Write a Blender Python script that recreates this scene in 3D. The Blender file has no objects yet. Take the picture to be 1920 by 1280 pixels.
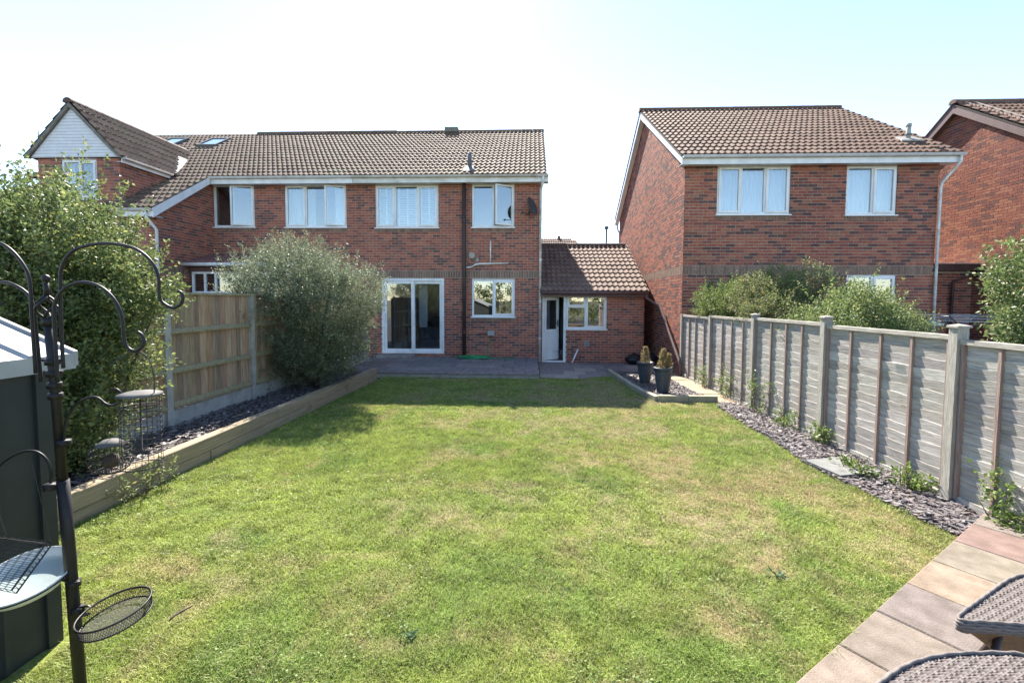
import bpy, math, random
import numpy as np
from mathutils import Matrix, Vector

random.seed(7)
rng = np.random.default_rng(11)
rad = math.radians
SC = bpy.context.scene
COL = SC.collection

# ------------------------------------------------------------------ camera
CAM_H = 1.74
cam_data = bpy.data.cameras.new('camera')
cam_data.sensor_width = 36.0
cam_data.lens = 853.0 / 1920.0 * 36.0
cam_data.shift_y = -30.8 / 1920.0
cam_data.clip_start = 0.05
cam_data.clip_end = 3000
cam = bpy.data.objects.new('camera', cam_data)
COL.objects.link(cam)
_F = Vector((-0.043209, 0.997601, -0.054079)).normalized()
_R = Vector((0.999044, 0.043508, 0.004357)).normalized()
_U = _R.cross(_F).normalized()
_m = Matrix((_R, _U, -_F)).transposed().to_4x4()
_m.translation = Vector((0, 0, CAM_H))
cam.matrix_world = _m
SC.camera = cam

# ------------------------------------------------------------------ sky, sun, exposure
SUN_TO = Vector((-1.43, 5.63, 5.47)).normalized()      # from the garden towards the sun, behind the houses
SUN_EL = math.asin(SUN_TO.z)
SUN_AZ = math.atan2(SUN_TO.x, SUN_TO.y)                # clockwise from +Y
world = bpy.data.worlds.new('World')
SC.world = world
world.use_nodes = True
wn = world.node_tree.nodes
wn.clear()
w_out = wn.new('ShaderNodeOutputWorld')
w_bg = wn.new('ShaderNodeBackground')
w_sky = wn.new('ShaderNodeTexSky')
w_sky.sky_type = 'NISHITA'
w_sky.sun_disc = False
w_sky.sun_elevation = SUN_EL
w_sky.sun_rotation = SUN_AZ
w_sky.altitude = 30
w_sky.air_density = 1.0
w_sky.dust_density = 0.1
w_sky.ozone_density = 1.8
w_bg.inputs['Strength'].default_value = 0.1
world.node_tree.links.new(w_sky.outputs[0], w_bg.inputs['Color'])
world.node_tree.links.new(w_bg.outputs[0], w_out.inputs['Surface'])

sun_data = bpy.data.lights.new('sun', 'SUN')
sun_data.energy = 4.8
sun_data.angle = rad(0.6)
sun_data.color = (1.0, 0.93, 0.82)
sun = bpy.data.objects.new('sun', sun_data)
COL.objects.link(sun)
sun.rotation_euler = SUN_TO.to_track_quat('Z', 'Y').to_euler()
sun.location = (-10, 40, 40)

SC.view_settings.view_transform = 'Standard'
SC.view_settings.look = 'None'
SC.view_settings.exposure = 2.0
SC.view_settings.gamma = 1.0
SC.view_settings.use_curve_mapping = False
SC.cycles.max_bounces = 8
SC.cycles.transparent_max_bounces = 12
SC.cycles.use_denoising = True

# ------------------------------------------------------------------ materials
def _mix(nt, a, b, fac):
    n = nt.nodes.new('ShaderNodeMix'); n.data_type = 'RGBA'
    for sock, v in ((n.inputs[6], a), (n.inputs[7], b), (n.inputs[0], fac)):
        if hasattr(v, 'is_output'):
            nt.links.new(v, sock)
        elif isinstance(v, (tuple, list)):
            sock.default_value = (*v[:3], 1)
        else:
            sock.default_value = v
    return n.outputs[2]

def _noise(nt, scale, stretch=(1, 1, 1), detail=5.0, lo=0.35, hi=0.65, rough=0.6):
    tc = nt.nodes.new('ShaderNodeNewGeometry')
    mp = nt.nodes.new('ShaderNodeMapping'); mp.inputs['Scale'].default_value = stretch
    nz = nt.nodes.new('ShaderNodeTexNoise'); nz.inputs['Scale'].default_value = scale
    nz.inputs['Detail'].default_value = detail; nz.inputs['Roughness'].default_value = rough
    mr = nt.nodes.new('ShaderNodeMapRange')
    mr.inputs['From Min'].default_value = lo; mr.inputs['From Max'].default_value = hi
    nt.links.new(tc.outputs['Position'], mp.inputs[0]); nt.links.new(mp.outputs[0], nz.inputs['Vector'])
    nt.links.new(nz.outputs['Fac'], mr.inputs[0])
    return mr.outputs[0], nz.outputs['Fac']

def mat(name, c1, c2=None, rough=0.75, scale=8.0, stretch=(1, 1, 1), attr=False, bump=0.0, bscale=None,
        stain=None, stain_scale=1.2, stain_lo=0.55, spec=0.4, metal=0.0, amt=1.0, trans=0.0, detail=5.0, weather=0.0):
    m = bpy.data.materials.new(name); m.use_nodes = True
    nt = m.node_tree; b = nt.nodes['Principled BSDF']
    b.inputs['Roughness'].default_value = rough
    b.inputs['Specular IOR Level'].default_value = spec
    b.inputs['Metallic'].default_value = metal
    col = c1
    if attr:
        at = nt.nodes.new('ShaderNodeAttribute'); at.attribute_name = 'col'
        col = at.outputs['Color']
    if c2 is not None:
        fac, raw = _noise(nt, scale, stretch, detail)
        if attr:
            mm = nt.nodes.new('ShaderNodeMix'); mm.data_type = 'RGBA'; mm.blend_type = 'MULTIPLY'
            mm.inputs[0].default_value = amt
            nt.links.new(col, mm.inputs[6])
            nt.links.new(_mix(nt, c1, c2, fac), mm.inputs[7])
            col = mm.outputs[2]
        else:
            col = _mix(nt, c1, c2, fac)
    if weather:
        f3, _ = _noise(nt, weather, (1, 1, 0.45), 4.0, 0.3, 0.7)
        mw = nt.nodes.new('ShaderNodeMix'); mw.data_type = 'RGBA'; mw.blend_type = 'MULTIPLY'; mw.inputs[0].default_value = 1.0
        nt.links.new(col, mw.inputs[6]) if hasattr(col, 'is_output') else None
        nt.links.new(_mix(nt, (0.9, 0.89, 0.89), (1.12, 1.11, 1.1), f3), mw.inputs[7]); col = mw.outputs[2]
    if stain is not None:
        f2, _ = _noise(nt, stain_scale, (1, 1, 1), 6.0, stain_lo, stain_lo + 0.15)
        col = _mix(nt, col, stain, f2)
    if hasattr(col, 'is_output'):
        nt.links.new(col, b.inputs['Base Color'])
    else:
        b.inputs['Base Color'].default_value = (*col, 1)
    if bump:
        _, raw = _noise(nt, bscale or scale * 4, stretch, 6.0)
        bp = nt.nodes.new('ShaderNodeBump'); bp.inputs['Strength'].default_value = bump
        bp.inputs['Distance'].default_value = 0.01
        nt.links.new(raw, bp.inputs['Height']); nt.links.new(bp.outputs[0], b.inputs['Normal'])
    if trans:
        out = nt.nodes['Material Output']
        tr = nt.nodes.new('ShaderNodeBsdfTranslucent'); mx = nt.nodes.new('ShaderNodeMixShader')
        mx.inputs[0].default_value = trans
        if hasattr(col, 'is_output'):
            nt.links.new(col, tr.inputs['Color'])
        else:
            tr.inputs['Color'].default_value = (*col, 1)
        nt.links.new(b.outputs[0], mx.inputs[1]); nt.links.new(tr.outputs[0], mx.inputs[2])
        nt.links.new(mx.outputs[0], out.inputs['Surface'])
    return m

def glass(name, base=0.14, rough=0.0, tint=(0.9, 0.95, 0.95)):
    m = bpy.data.materials.new(name); m.use_nodes = True
    nt = m.node_tree; nt.nodes.remove(nt.nodes['Principled BSDF'])
    out = nt.nodes['Material Output']
    t = nt.nodes.new('ShaderNodeBsdfTransparent'); t.inputs[0].default_value = (*tint, 1)
    g = nt.nodes.new('ShaderNodeBsdfGlossy'); g.inputs['Roughness'].default_value = rough
    lw = nt.nodes.new('ShaderNodeLayerWeight'); lw.inputs['Blend'].default_value = 0.5
    fr = nt.nodes.new('ShaderNodeMath'); fr.operation = 'POWER'; fr.inputs[1].default_value = 4.0
    nt.links.new(lw.outputs['Facing'], fr.inputs[0])
    ad = nt.nodes.new('ShaderNodeMath'); ad.inputs[1].default_value = base + 0.04
    ad.use_clamp = True
    mx = nt.nodes.new('ShaderNodeMixShader')
    nt.links.new(fr.outputs[0], ad.inputs[0]); nt.links.new(ad.outputs[0], mx.inputs[0])
    nt.links.new(t.outputs[0], mx.inputs[1]); nt.links.new(g.outputs[0], mx.inputs[2])
    nt.links.new(mx.outputs[0], out.inputs['Surface'])
    return m

W1 = (1, 1, 1)
M = {}
M['brick'] = mat('brick', W1, (0.62, 0.6, 0.6), 0.85, 30, attr=True, bump=0.5, bscale=120, weather=0.9, spec=0.2)
M['mortar'] = mat('mortar', (0.5, 0.43, 0.38), (0.38, 0.33, 0.29), 0.95, 6, spec=0.1)
M['tile'] = mat('tile', W1, (0.7, 0.7, 0.68), 0.85, 14, attr=True, bump=0.15, bscale=60, spec=0.25, stain=(0.3, 0.26, 0.17), stain_scale=7, stain_lo=0.64, weather=1.3)
M['underlay'] = mat('underlay', (0.05, 0.04, 0.035), rough=0.9)
M['upvc'] = mat('upvc', (0.78, 0.78, 0.78), (0.64, 0.64, 0.63), 0.4, 4, (1, 1, 0.6))
M['upvc_dirty'] = mat('upvc_dirty', (0.74, 0.73, 0.7), (0.5, 0.48, 0.43), 0.5, 3, (0.6, 1, 2), stain=(0.42, 0.38, 0.33), stain_scale=2.2, stain_lo=0.55)
M['sill'] = mat('sill', (0.78, 0.78, 0.78), rough=0.4)
M['brown_plastic'] = mat('brown_plastic', (0.06, 0.038, 0.034), (0.04, 0.025, 0.022), 0.55, 5)
M['brown_board'] = mat('brown_board', (0.13, 0.075, 0.07), (0.1, 0.055, 0.05), 0.6, 5)
M['lead'] = mat('lead', (0.14, 0.145, 0.155), (0.09, 0.095, 0.1), 0.75, 8, spec=0.2)
M['glass'] = glass('glass', 0.16)
M['glass_dark'] = glass('glass_dark', 0.15, 0.0, (0.82, 0.86, 0.87))
M['roof_glass'] = glass('roof_glass', 0.55, 0.02)
M['room'] = mat('room', (0.62, 0.61, 0.6), (0.55, 0.54, 0.53), 0.9, 1)
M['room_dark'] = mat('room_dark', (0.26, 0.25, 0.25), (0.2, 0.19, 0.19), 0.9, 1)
M['curtain'] = mat('curtain', (0.72, 0.73, 0.75), (0.66, 0.67, 0.7), 0.9, 20, (3, 3, 0.2), trans=0.3)
M['shutter'] = mat('shutter', (0.78, 0.79, 0.8), rough=0.5)
M['cladding'] = mat('cladding', (0.68, 0.69, 0.7), (0.6, 0.6, 0.61), 0.6, 6)
M['slab'] = mat('slab', W1, (0.68, 0.67, 0.65), 0.9, 9, attr=True, bump=0.5, bscale=140, spec=0.2, weather=4.0, stain=(0.1, 0.09, 0.075), stain_scale=6.0, stain_lo=0.66)
M['concrete'] = mat('concrete', (0.4, 0.38, 0.34), (0.28, 0.27, 0.25), 0.95, 7, bump=0.3, bscale=90)
M['kerb'] = mat('kerb', (0.36, 0.32, 0.23), (0.22, 0.21, 0.15), 0.9, 9, bump=0.3, bscale=60)
M['slate'] = mat('slate', W1, (0.7, 0.7, 0.7), 0.6, 40, attr=True, spec=0.45)
M['soil'] = mat('soil', (0.09, 0.075, 0.07), (0.05, 0.045, 0.042), 0.95, 12)
M['grass_sheet'] = mat('grass_sheet', W1, (0.55, 0.55, 0.5), 0.95, 55, attr=True, spec=0.1, bump=0.6, bscale=130)
M['grass'] = mat('grass', W1, attr=True, rough=0.55, spec=0.3, trans=0.35)
M['leaf'] = mat('leaf', W1, attr=True, rough=0.5, spec=0.35, trans=0.38)
M['leaf_glossy'] = mat('leaf_glossy', W1, attr=True, rough=0.45, spec=0.35, trans=0.3)
M['petal'] = mat('petal', W1, attr=True, rough=0.7, trans=0.4)
M['bark'] = mat('bark', (0.12, 0.09, 0.065), (0.07, 0.055, 0.04), 0.95, 25, (1, 1, 0.3))
M['sleeper'] = mat('sleeper', (0.32, 0.245, 0.155), (0.215, 0.17, 0.105), 0.85, 9, (3, 0.35, 6), bump=0.4, bscale=30, stain=(0.16, 0.12, 0.07), stain_scale=2.5, stain_lo=0.62)
M['featherboard'] = mat('featherboard', W1, (0.62, 0.6, 0.56), 0.85, 7, (6, 6, 0.5), attr=True, bump=0.35, bscale=30, stain=(0.17, 0.12, 0.07), stain_scale=4.0, stain_lo=0.66)
M['grey_slat'] = mat('grey_slat', W1, (0.58, 0.57, 0.55), 0.85, 9, (1, 0.6, 9), attr=True, bump=0.55, bscale=16, stain=(0.2, 0.18, 0.15), stain_scale=5.5, stain_lo=0.64)
M['grey_post'] = mat('grey_post', (0.4, 0.375, 0.33), (0.26, 0.24, 0.2), 0.85, 9, (6, 6, 0.6), bump=0.5, bscale=24)
M['batten'] = mat('batten', (0.31, 0.23, 0.195), (0.22, 0.155, 0.13), 0.85, 9, (6, 6, 0.6), bump=0.4, bscale=24)
M['shed_wall'] = mat('shed_wall', (0.026, 0.03, 0.03), (0.019, 0.022, 0.022), 0.55, 5, bump=0.05)
M['shed_roof'] = mat('shed_roof', (0.34, 0.345, 0.345), (0.27, 0.275, 0.275), 0.5, 6, stain=(0.34, 0.34, 0.3), stain_scale=6, stain_lo=0.62)
M['black_metal'] = mat('black_metal', (0.012, 0.011, 0.012), (0.02, 0.017, 0.017), 0.5, 30, spec=0.3)
M['wire'] = mat('wire', (0.025, 0.022, 0.022), (0.05, 0.042, 0.04), 0.5, 40, spec=0.3)
M['galv_lid'] = mat('galv_lid', (0.12, 0.115, 0.11), (0.07, 0.066, 0.06), 0.7, 20, spec=0.2)
M['dish_plastic'] = mat('dish_plastic', (0.66, 0.7, 0.7), (0.55, 0.58, 0.58), 0.3, 8, trans=0.15)
M['seed'] = mat('seed', (0.09, 0.06, 0.04), (0.04, 0.03, 0.025), 0.9, 60)
M['pot'] = mat('pot', (0.055, 0.068, 0.085), (0.035, 0.045, 0.058), 0.45, 6, (1, 1, 5), bump=0.3, bscale=12)
M['rattan'] = mat('rattan', W1, (0.75, 0.73, 0.7), 0.7, 60, attr=True, spec=0.2)
M['rattan_under'] = mat('rattan_under', (0.2, 0.13, 0.075), (0.1, 0.065, 0.04), 0.7, 60, (1, 1, 3), bump=0.5, bscale=90)
M['leg_metal'] = mat('leg_metal', (0.05, 0.035, 0.035), rough=0.45)
M['hose'] = mat('hose', (0.03, 0.33, 0.12), (0.025, 0.25, 0.1), 0.45, 10)
M['bag'] = mat('bag', (0.012, 0.012, 0.013), rough=0.35, bump=0.6, bscale=25)
M['dish'] = mat('dish', (0.05, 0.055, 0.055), (0.04, 0.04, 0.04), 0.6, 8)
M['stone_cap'] = mat('stone_cap', (0.22, 0.2, 0.17), (0.13, 0.12, 0.1), 0.95, 9)
M['far_tile'] = mat('far_tile', (0.22, 0.15, 0.12), (0.12, 0.08, 0.07), 0.9, 9, (1, 4, 4))

# ------------------------------------------------------------------ mesh helpers
class MB:
    """collects shapes in world coordinates; build() links them as one mesh object"""
    def __init__(self): self.v = []; self.f = []; self.c = []; self.cur = None; self.smooth = False
    def add(self, vs, fs):
        n = len(self.v); self.v += [tuple(p) for p in vs]; self.f += [tuple(i + n for i in f) for f in fs]
        if self.cur is not None: self.c += [self.cur] * len(vs)
    def box(self, x0, x1, y0, y1, z0, z1, m=None):
        vs = [Vector(p) for p in ((x0, y0, z0), (x1, y0, z0), (x1, y1, z0), (x0, y1, z0), (x0, y0, z1), (x1, y0, z1), (x1, y1, z1), (x0, y1, z1))]
        if m is not None: vs = [m @ p for p in vs]
        self.add(vs, [(0, 3, 2, 1), (4, 5, 6, 7), (0, 1, 5, 4), (1, 2, 6, 5), (2, 3, 7, 6), (3, 0, 4, 7)])
    def quad(self, a, b, c, d): self.add([a, b, c, d], [(0, 1, 2, 3)])
    def poly(self, pts): self.add(pts, [tuple(range(len(pts)))])
    def prism(self, pts, vec):
        n = len(pts); vec = Vector(vec); a = [Vector(p) for p in pts]; b = [p + vec for p in a]
        self.add(a + b, [tuple(range(n))[::-1], tuple(range(n, 2 * n))] + [(i, (i + 1) % n, (i + 1) % n + n, i + n) for i in range(n)])
    def tube(self, pts, r, sides=8, cap=True, closed=False):
        pts = [Vector(p) for p in pts]; n = len(pts); rs = r if isinstance(r, (list, tuple)) else [r] * n
        rings = []; prev = None
        for i, p in enumerate(pts):
            if closed: t = pts[(i + 1) % n] - pts[i - 1]
            else: t = (pts[min(i + 1, n - 1)] - pts[max(i - 1, 0)])
            t.normalize()
            if prev is None:
                ref = Vector((0, 0, 1)) if abs(t.z) < 0.9 else Vector((1, 0, 0))
                a = t.cross(ref).normalized()
            else:
                a = (prev - t * prev.dot(t)).normalized()
            prev = a; b = t.cross(a)
            rings.append([p + (a * math.cos(2 * math.pi * k / sides) + b * math.sin(2 * math.pi * k / sides)) * rs[i] for k in range(sides)])
        vs = [q for rg in rings for q in rg]; fs = []
        for i in range(n if closed else n - 1):
            j = (i + 1) % n
            for k in range(sides):
                k2 = (k + 1) % sides
                fs.append((i * sides + k, i * sides + k2, j * sides + k2, j * sides + k))
        if cap and not closed:
            fs.append(tuple(range(sides))[::-1]); fs.append(tuple((n - 1) * sides + k for k in range(sides)))
        self.add(vs, fs)
    def lathe(self, prof, center, sides=24, axis=None):
        c = Vector(center); n = len(prof); vs = []
        for r, z in prof:
            for k in range(sides):
                a = 2 * math.pi * k / sides; p = Vector((r * math.cos(a), r * math.sin(a), z))
                if axis is not None: p = axis @ p
                vs.append(c + p)
        fs = [(i * sides + k, i * sides + (k + 1) % sides, (i + 1) * sides + (k + 1) % sides, (i + 1) * sides + k) for i in range(n - 1) for k in range(sides)]
        self.add(vs, fs)
    def mesh(self, name, material):
        me = bpy.data.meshes.new(name); me.from_pydata(self.v, [], self.f); me.materials.append(material)
        if self.cur is not None and len(self.c) == len(self.v):
            at = me.attributes.new('col', 'FLOAT_COLOR', 'POINT')
            at.data.foreach_set('color', np.array([(*c, 1.0) for c in self.c], dtype=np.float32).ravel())
        if self.smooth: me.shade_smooth()
        me.update()
        return me
    def build(self, name, material, parent=None, label=None, kind=None):
        return link(name, self.mesh(name, material), parent, label, kind)

def link(name, me, parent=None, label=None, kind=None):
    o = bpy.data.objects.new(name, me); COL.objects.link(o)
    if parent is not None:
        o.parent = parent
        if parent.type == 'EMPTY': o.matrix_parent_inverse = Matrix.Translation(-parent.location)
    if label: o['label'] = label
    if kind: o['kind'] = kind
    return o

def place(name, me, parent, loc, rotz=0.0):
    o = bpy.data.objects.new(name, me); COL.objects.link(o)
    o.location = loc; o.rotation_euler = (0, 0, rotz)
    o.parent = parent
    if parent.type == 'EMPTY': o.matrix_parent_inverse = Matrix.Translation(-parent.location)
    return o

def thing(name, loc, label, cat, group=None):
    o = bpy.data.objects.new(name, None); COL.objects.link(o); o.location = loc
    o.empty_display_size = 0.2
    return tag(o, label, cat, group)

def tag(o, label, cat, group=None, kind=None):
    o['label'] = label; o['category'] = cat
    if group: o['group'] = group
    if kind: o['kind'] = kind
    return o

def np_mesh(name, V, Fc, material, cols=None, smooth=False):
    """V (n,3) float, Fc (m,k) int with k = 3 or 4"""
    me = bpy.data.meshes.new(name); k = Fc.shape[1]
    me.vertices.add(len(V)); me.vertices.foreach_set('co', V.astype(np.float32).ravel())
    me.loops.add(Fc.size); me.loops.foreach_set('vertex_index', Fc.astype(np.int32).ravel())
    me.polygons.add(len(Fc)); me.polygons.foreach_set('loop_start', np.arange(0, Fc.size, k, dtype=np.int32))
    me.polygons.foreach_set('loop_total', np.full(len(Fc), k, dtype=np.int32))
    me.materials.append(material)
    me.update(calc_edges=True)
    if cols is not None:
        at = me.attributes.new('col', 'FLOAT_COLOR', 'POINT')
        at.data.foreach_set('color', np.concatenate([cols, np.ones((len(cols), 1))], 1).astype(np.float32).ravel())
    me.shade_smooth() if smooth else me.shade_flat()
    return me

def frame(O, U, N):
    """local (u right, n outward, v up) -> world; box arguments are u0,u1,n0,n1,v0,v1"""
    U = Vector(U); N = Vector(N); V = Vector((0, 0, 1)); O = Vector(O)
    m = Matrix((U, N, V)).transposed().to_4x4(); m.translation = O
    return m

def gz(y): return -0.012 * (y - 4.0)      # the garden falls gently towards the house

_lat = rng.random((64, 64))
def vnoise(x, y, s, seed=0):
    x = np.asarray(x) * s + seed * 7.31; y = np.asarray(y) * s + seed * 3.77
    xi = np.floor(x).astype(int); yi = np.floor(y).astype(int); fx = x - xi; fy = y - yi
    fx = fx * fx * (3 - 2 * fx); fy = fy * fy * (3 - 2 * fy)
    g = lambda a, b: _lat[a % 64, b % 64]
    return (g(xi, yi) * (1 - fx) + g(xi + 1, yi) * fx) * (1 - fy) + (g(xi, yi + 1) * (1 - fx) + g(xi + 1, yi + 1) * fx) * fy

def in_poly(x, y, poly):
    r = np.zeros(len(x), bool); n = len(poly)
    for i in range(n):
        x1, y1 = poly[i]; x2, y2 = poly[(i + 1) % n]
        if y1 == y2: continue
        c = ((y1 > y) != (y2 > y)) & (x < (x2 - x1) * (y - y1) / (y2 - y1) + x1)
        r ^= c
    return r

# ------------------------------------------------------------------ brickwork
PAL_A = [((0.376, 0.132, 0.088), 6), ((0.439, 0.166, 0.104), 5), ((0.301, 0.112, 0.081), 4), ((0.176, 0.092, 0.077), 3), ((0.339, 0.154, 0.106), 2), ((0.226, 0.109, 0.089), 2)]
PAL_B = [((0.351, 0.117, 0.076), 6), ((0.411, 0.15, 0.091), 5), ((0.266, 0.098, 0.071), 4), ((0.14, 0.076, 0.067), 3), ((0.363, 0.161, 0.099), 2), ((0.182, 0.089, 0.075), 2)]
PAL_BAND = [((0.27, 0.18, 0.13), 3), ((0.235, 0.15, 0.112), 3), ((0.3, 0.2, 0.145), 2)]
def pick(pal):
    t = random.random() * sum(w for _, w in pal)
    for c, w in pal:
        t -= w
        if t <= 0: return c
    return pal[-1][0]

_brick_meshes = {}
def brick_mesh(col):
    if col not in _brick_meshes:
        mb = MB(); mb.cur = col; mb.box(-0.1075, 0.1075, -0.006, 0.03, -0.0325, 0.0325)
        _brick_meshes[col] = mb.mesh('brick', M['brick'])
    return _brick_meshes[col]

def brick_wall(house, O, U, N, W, top, openings=(), bands=(), pal=PAL_A, singles=300, thick=0.25, name='wall', bsill=True, gable=None, vmin=0.0, label=None):
    """O: lower left corner seen from outside; top: height; gable: function v -> (u0,u1) above the eaves"""
    F = frame(O, U, N); Uv = Vector(U); Nv = Vector(N); Ov = Vector(O)
    mb = MB()
    us = sorted(set([0, W] + [a for o in openings for a in o[:2]])); vs = sorted(set([0, top] + [a for o in openings for a in o[2:4]]))
    P = lambda u, v, n: F @ Vector((u, n, v))
    for i in range(len(us) - 1):
        for j in range(len(vs) - 1):
            cu = (us[i] + us[i + 1]) / 2; cv = (vs[j] + vs[j + 1]) / 2
            if any(o[0] < cu < o[1] and o[2] < cv < o[3] for o in openings): continue
            for n in (0, -thick):
                mb.quad(P(us[i], vs[j], n), P(us[i + 1], vs[j], n), P(us[i + 1], vs[j + 1], n), P(us[i], vs[j + 1], n))
    for u0, u1, v0, v1 in [o[:4] for o in openings]:
        for a, b in (((u0, v0), (u1, v0)), ((u1, v0), (u1, v1)), ((u1, v1), (u0, v1)), ((u0, v1), (u0, v0))):
            mb.quad(P(*a, 0), P(*b, 0), P(*b, -thick), P(*a, -thick))
    if gable:
        pts = [(gable(top)[0], top), (gable(top)[1], top)]
        v = top; rgt = []; lft = []
        while v < top + 12:
            a, b = gable(v)
            if b - a < 0.05: break
            lft.append((a, v)); rgt.append((b, v)); v += 0.15
        pg = [lft[0]] + rgt + lft[::-1][:-1]
        for n in (0, -thick): mb.poly([P(u, v, n) for u, v in pg])
    wall = mb.build(name, M['mortar'], house, label)
    rotz = math.atan2(Nv.x, -Nv.y)
    bricks = []
    k = int(vmin / 0.075); vend = top + (12 if gable else 0)
    band_rows = {}
    for b in bands:
        kb = round(b / 0.075); band_rows[kb] = True
    rest = MB(); rest.cur = (1, 1, 1)
    cam_p = Vector((0, 0, CAM_H))
    while (k + 1) * 0.075 <= vend + 0.001:
        v0 = k * 0.075 + 0.005; vc = v0 + 0.0325
        lo, hi = (0, W)
        if vc > top and gable: lo, hi = gable(vc + 0.0325)
        if hi - lo < 0.05: break
        step = 1; bw = 0.225; bh = 0.065; soldier = False
        if k in band_rows: soldier = True; step = 3; bw = 0.075; bh = 0.215
        vcc = v0 + bh / 2
        spans = [(lo, hi)]
        for o in openings:
            if o[2] < vcc < o[3] or (o[2] < vcc + bh / 2 - 0.01 and o[3] > vcc - bh / 2 + 0.01):
                ns = []
                for a, b in spans:
                    if o[1] <= a or o[0] >= b: ns.append((a, b)); continue
                    if o[0] > a: ns.append((a, o[0]))
                    if o[1] < b: ns.append((o[1], b))
                spans = ns
        off = 0 if soldier else (k % 2) * 0.1125
        for a, b in spans:
            n = math.floor((a - off) / bw)
            while n * bw + off < b:
                x0 = max(a, n * bw + off + 0.005); x1 = min(b, (n + 1) * bw + off - 0.005); n += 1
                if x1 - x0 < 0.025: continue
                col = pick(PAL_BAND if soldier else pal)
                full = (not soldier) and x1 - x0 > 0.214
                c = Ov + Uv * ((x0 + x1) / 2) + Vector((0, 0, v0 + bh / 2))
                d = c - cam_p
                size = abs(d.normalized().dot(Nv)) / d.length_squared
                bricks.append((full, size, x0, x1, v0, bh, col, c))
        k += step
    fulls = sorted([i for i, b in enumerate(bricks) if b[0]], key=lambda i: -bricks[i][1])[:singles]
    fs = set(fulls)
    for i, (full, size, x0, x1, v0, bh, col, c) in enumerate(bricks):
        if i in fs:
            place('brick', brick_mesh(col), wall, c + Nv * random.uniform(-0.002, 0.002), rotz)
        else:
            rest.cur = col; p = 0.006 + random.uniform(-0.002, 0.002)
            rest.box(x0, x1, -0.03, p, v0, v0 + bh, F)
    if rest.v:
        rest.build('brickwork', M['brick'], wall, kind='stuff')
    return wall

# ------------------------------------------------------------------ roof tiles
def tile_template():
    us = np.linspace(0, 0.305, 13); prof = 0.026 * np.clip(np.cos((us - 0.076) / 0.1525 * 2 * np.pi) + 0.3, 0, None) ** 0.9
    V = []; n = len(us)
    for u, h in zip(us, prof): V.append((u, 0.0, h + 0.040))
    for u, h in zip(us, prof): V.append((u, 0.37, h + 0.003))
    for u, h in zip(us, prof): V.append((u, 0.004, h + 0.004))
    Fc = []
    for i in range(n - 1):
        Fc.append((i, i + 1, n + i + 1, n + i)); Fc.append((2 * n + i, 2 * n + i + 1, i + 1, i))
    return np.array(V), np.array(Fc)
TV, TF = tile_template()
_tile_meshes = {}
def tile_mesh(col):
    if col not in _tile_meshes:
        _tile_meshes[col] = np_mesh('roof_tile', TV, TF, M['tile'], np.tile(np.array(col), (len(TV), 1)))
    return _tile_meshes[col]
PAL_T1 = [((0.169, 0.115, 0.086), 4), ((0.151, 0.099, 0.073), 4), ((0.184, 0.127, 0.094), 3), ((0.13, 0.084, 0.063), 2), ((0.169, 0.128, 0.086), 2)]
PAL_T2 = [((0.166, 0.101, 0.074), 4), ((0.148, 0.087, 0.064), 4), ((0.18, 0.112, 0.082), 3), ((0.126, 0.076, 0.058), 2)]
PAL_T3 = [((0.195, 0.133, 0.107), 4), ((0.179, 0.119, 0.095), 4), ((0.211, 0.146, 0.115), 3), ((0.162, 0.108, 0.089), 2)]

def tiled_roof(house, O, U, Wd, W, L, pal, inside=None, singles=300, name='roof', gauge=0.31, u_step=0.3, extra_parent=None):
    U = Vector(U).normalized(); Wd = Vector(Wd).normalized(); Nn = U.cross(Wd); O = Vector(O)
    roof = extra_parent
    items = []
    nu = int(W / u_step + 0.5); nw = int(math.ceil(L / gauge))
    for j in range(nw):
        for i in range(nu):
            u = i * W / nu; w = j * gauge
            if w + 0.1 > L: continue
            if inside and not inside(u + 0.15, w + 0.15): continue
            c = O + U * u + Wd * w + Nn * random.uniform(0, 0.004)
            d = (c - Vector((0, 0, CAM_H)))
            items.append((c, abs(d.normalized().dot(Nn)) / d.length_squared, pick(pal), random.uniform(-0.008, 0.008)))
    order = sorted(range(len(items)), key=lambda i: -items[i][1])
    ones = set(order[:singles]); Vs = []; Fs = []; Cs = []; n = 0
    base = Matrix((U, Wd, Nn)).transposed().to_4x4()
    B = np.array(Matrix((U, Wd, Nn)).transposed())
    su = (W / nu) / 0.3
    for i, (c, s, col, tw) in enumerate(items):
        if i in ones:
            o = bpy.data.objects.new('roof_tile', tile_mesh(col)); COL.objects.link(o)
            mm = base @ Matrix.Rotation(tw, 4, 'Z') @ Matrix.Diagonal((su, 1, 1, 1)); mm.translation = c
            o.matrix_world = mm; o.parent = roof
        else:
            Vs.append((TV * np.array([su, 1, 1])) @ B.T + np.array(c)); Fs.append(TF + n); n += len(TV); Cs.append(np.tile(np.array(col), (len(TV), 1)))
    if Vs:
        me = np_mesh('tile_courses', np.concatenate(Vs), np.concatenate(Fs), M['tile'], np.concatenate(Cs))
        link('tile_courses', me, roof, kind='stuff')
    return roof

def sheet(name, pts, material, parent, thick=0.03):
    mb = MB(); p = [Vector(q) for q in pts]; n = (p[1] - p[0]).cross(p[2] - p[0]).normalized()
    mb.prism(p, n * -thick); return mb.build(name, material, parent)

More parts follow.
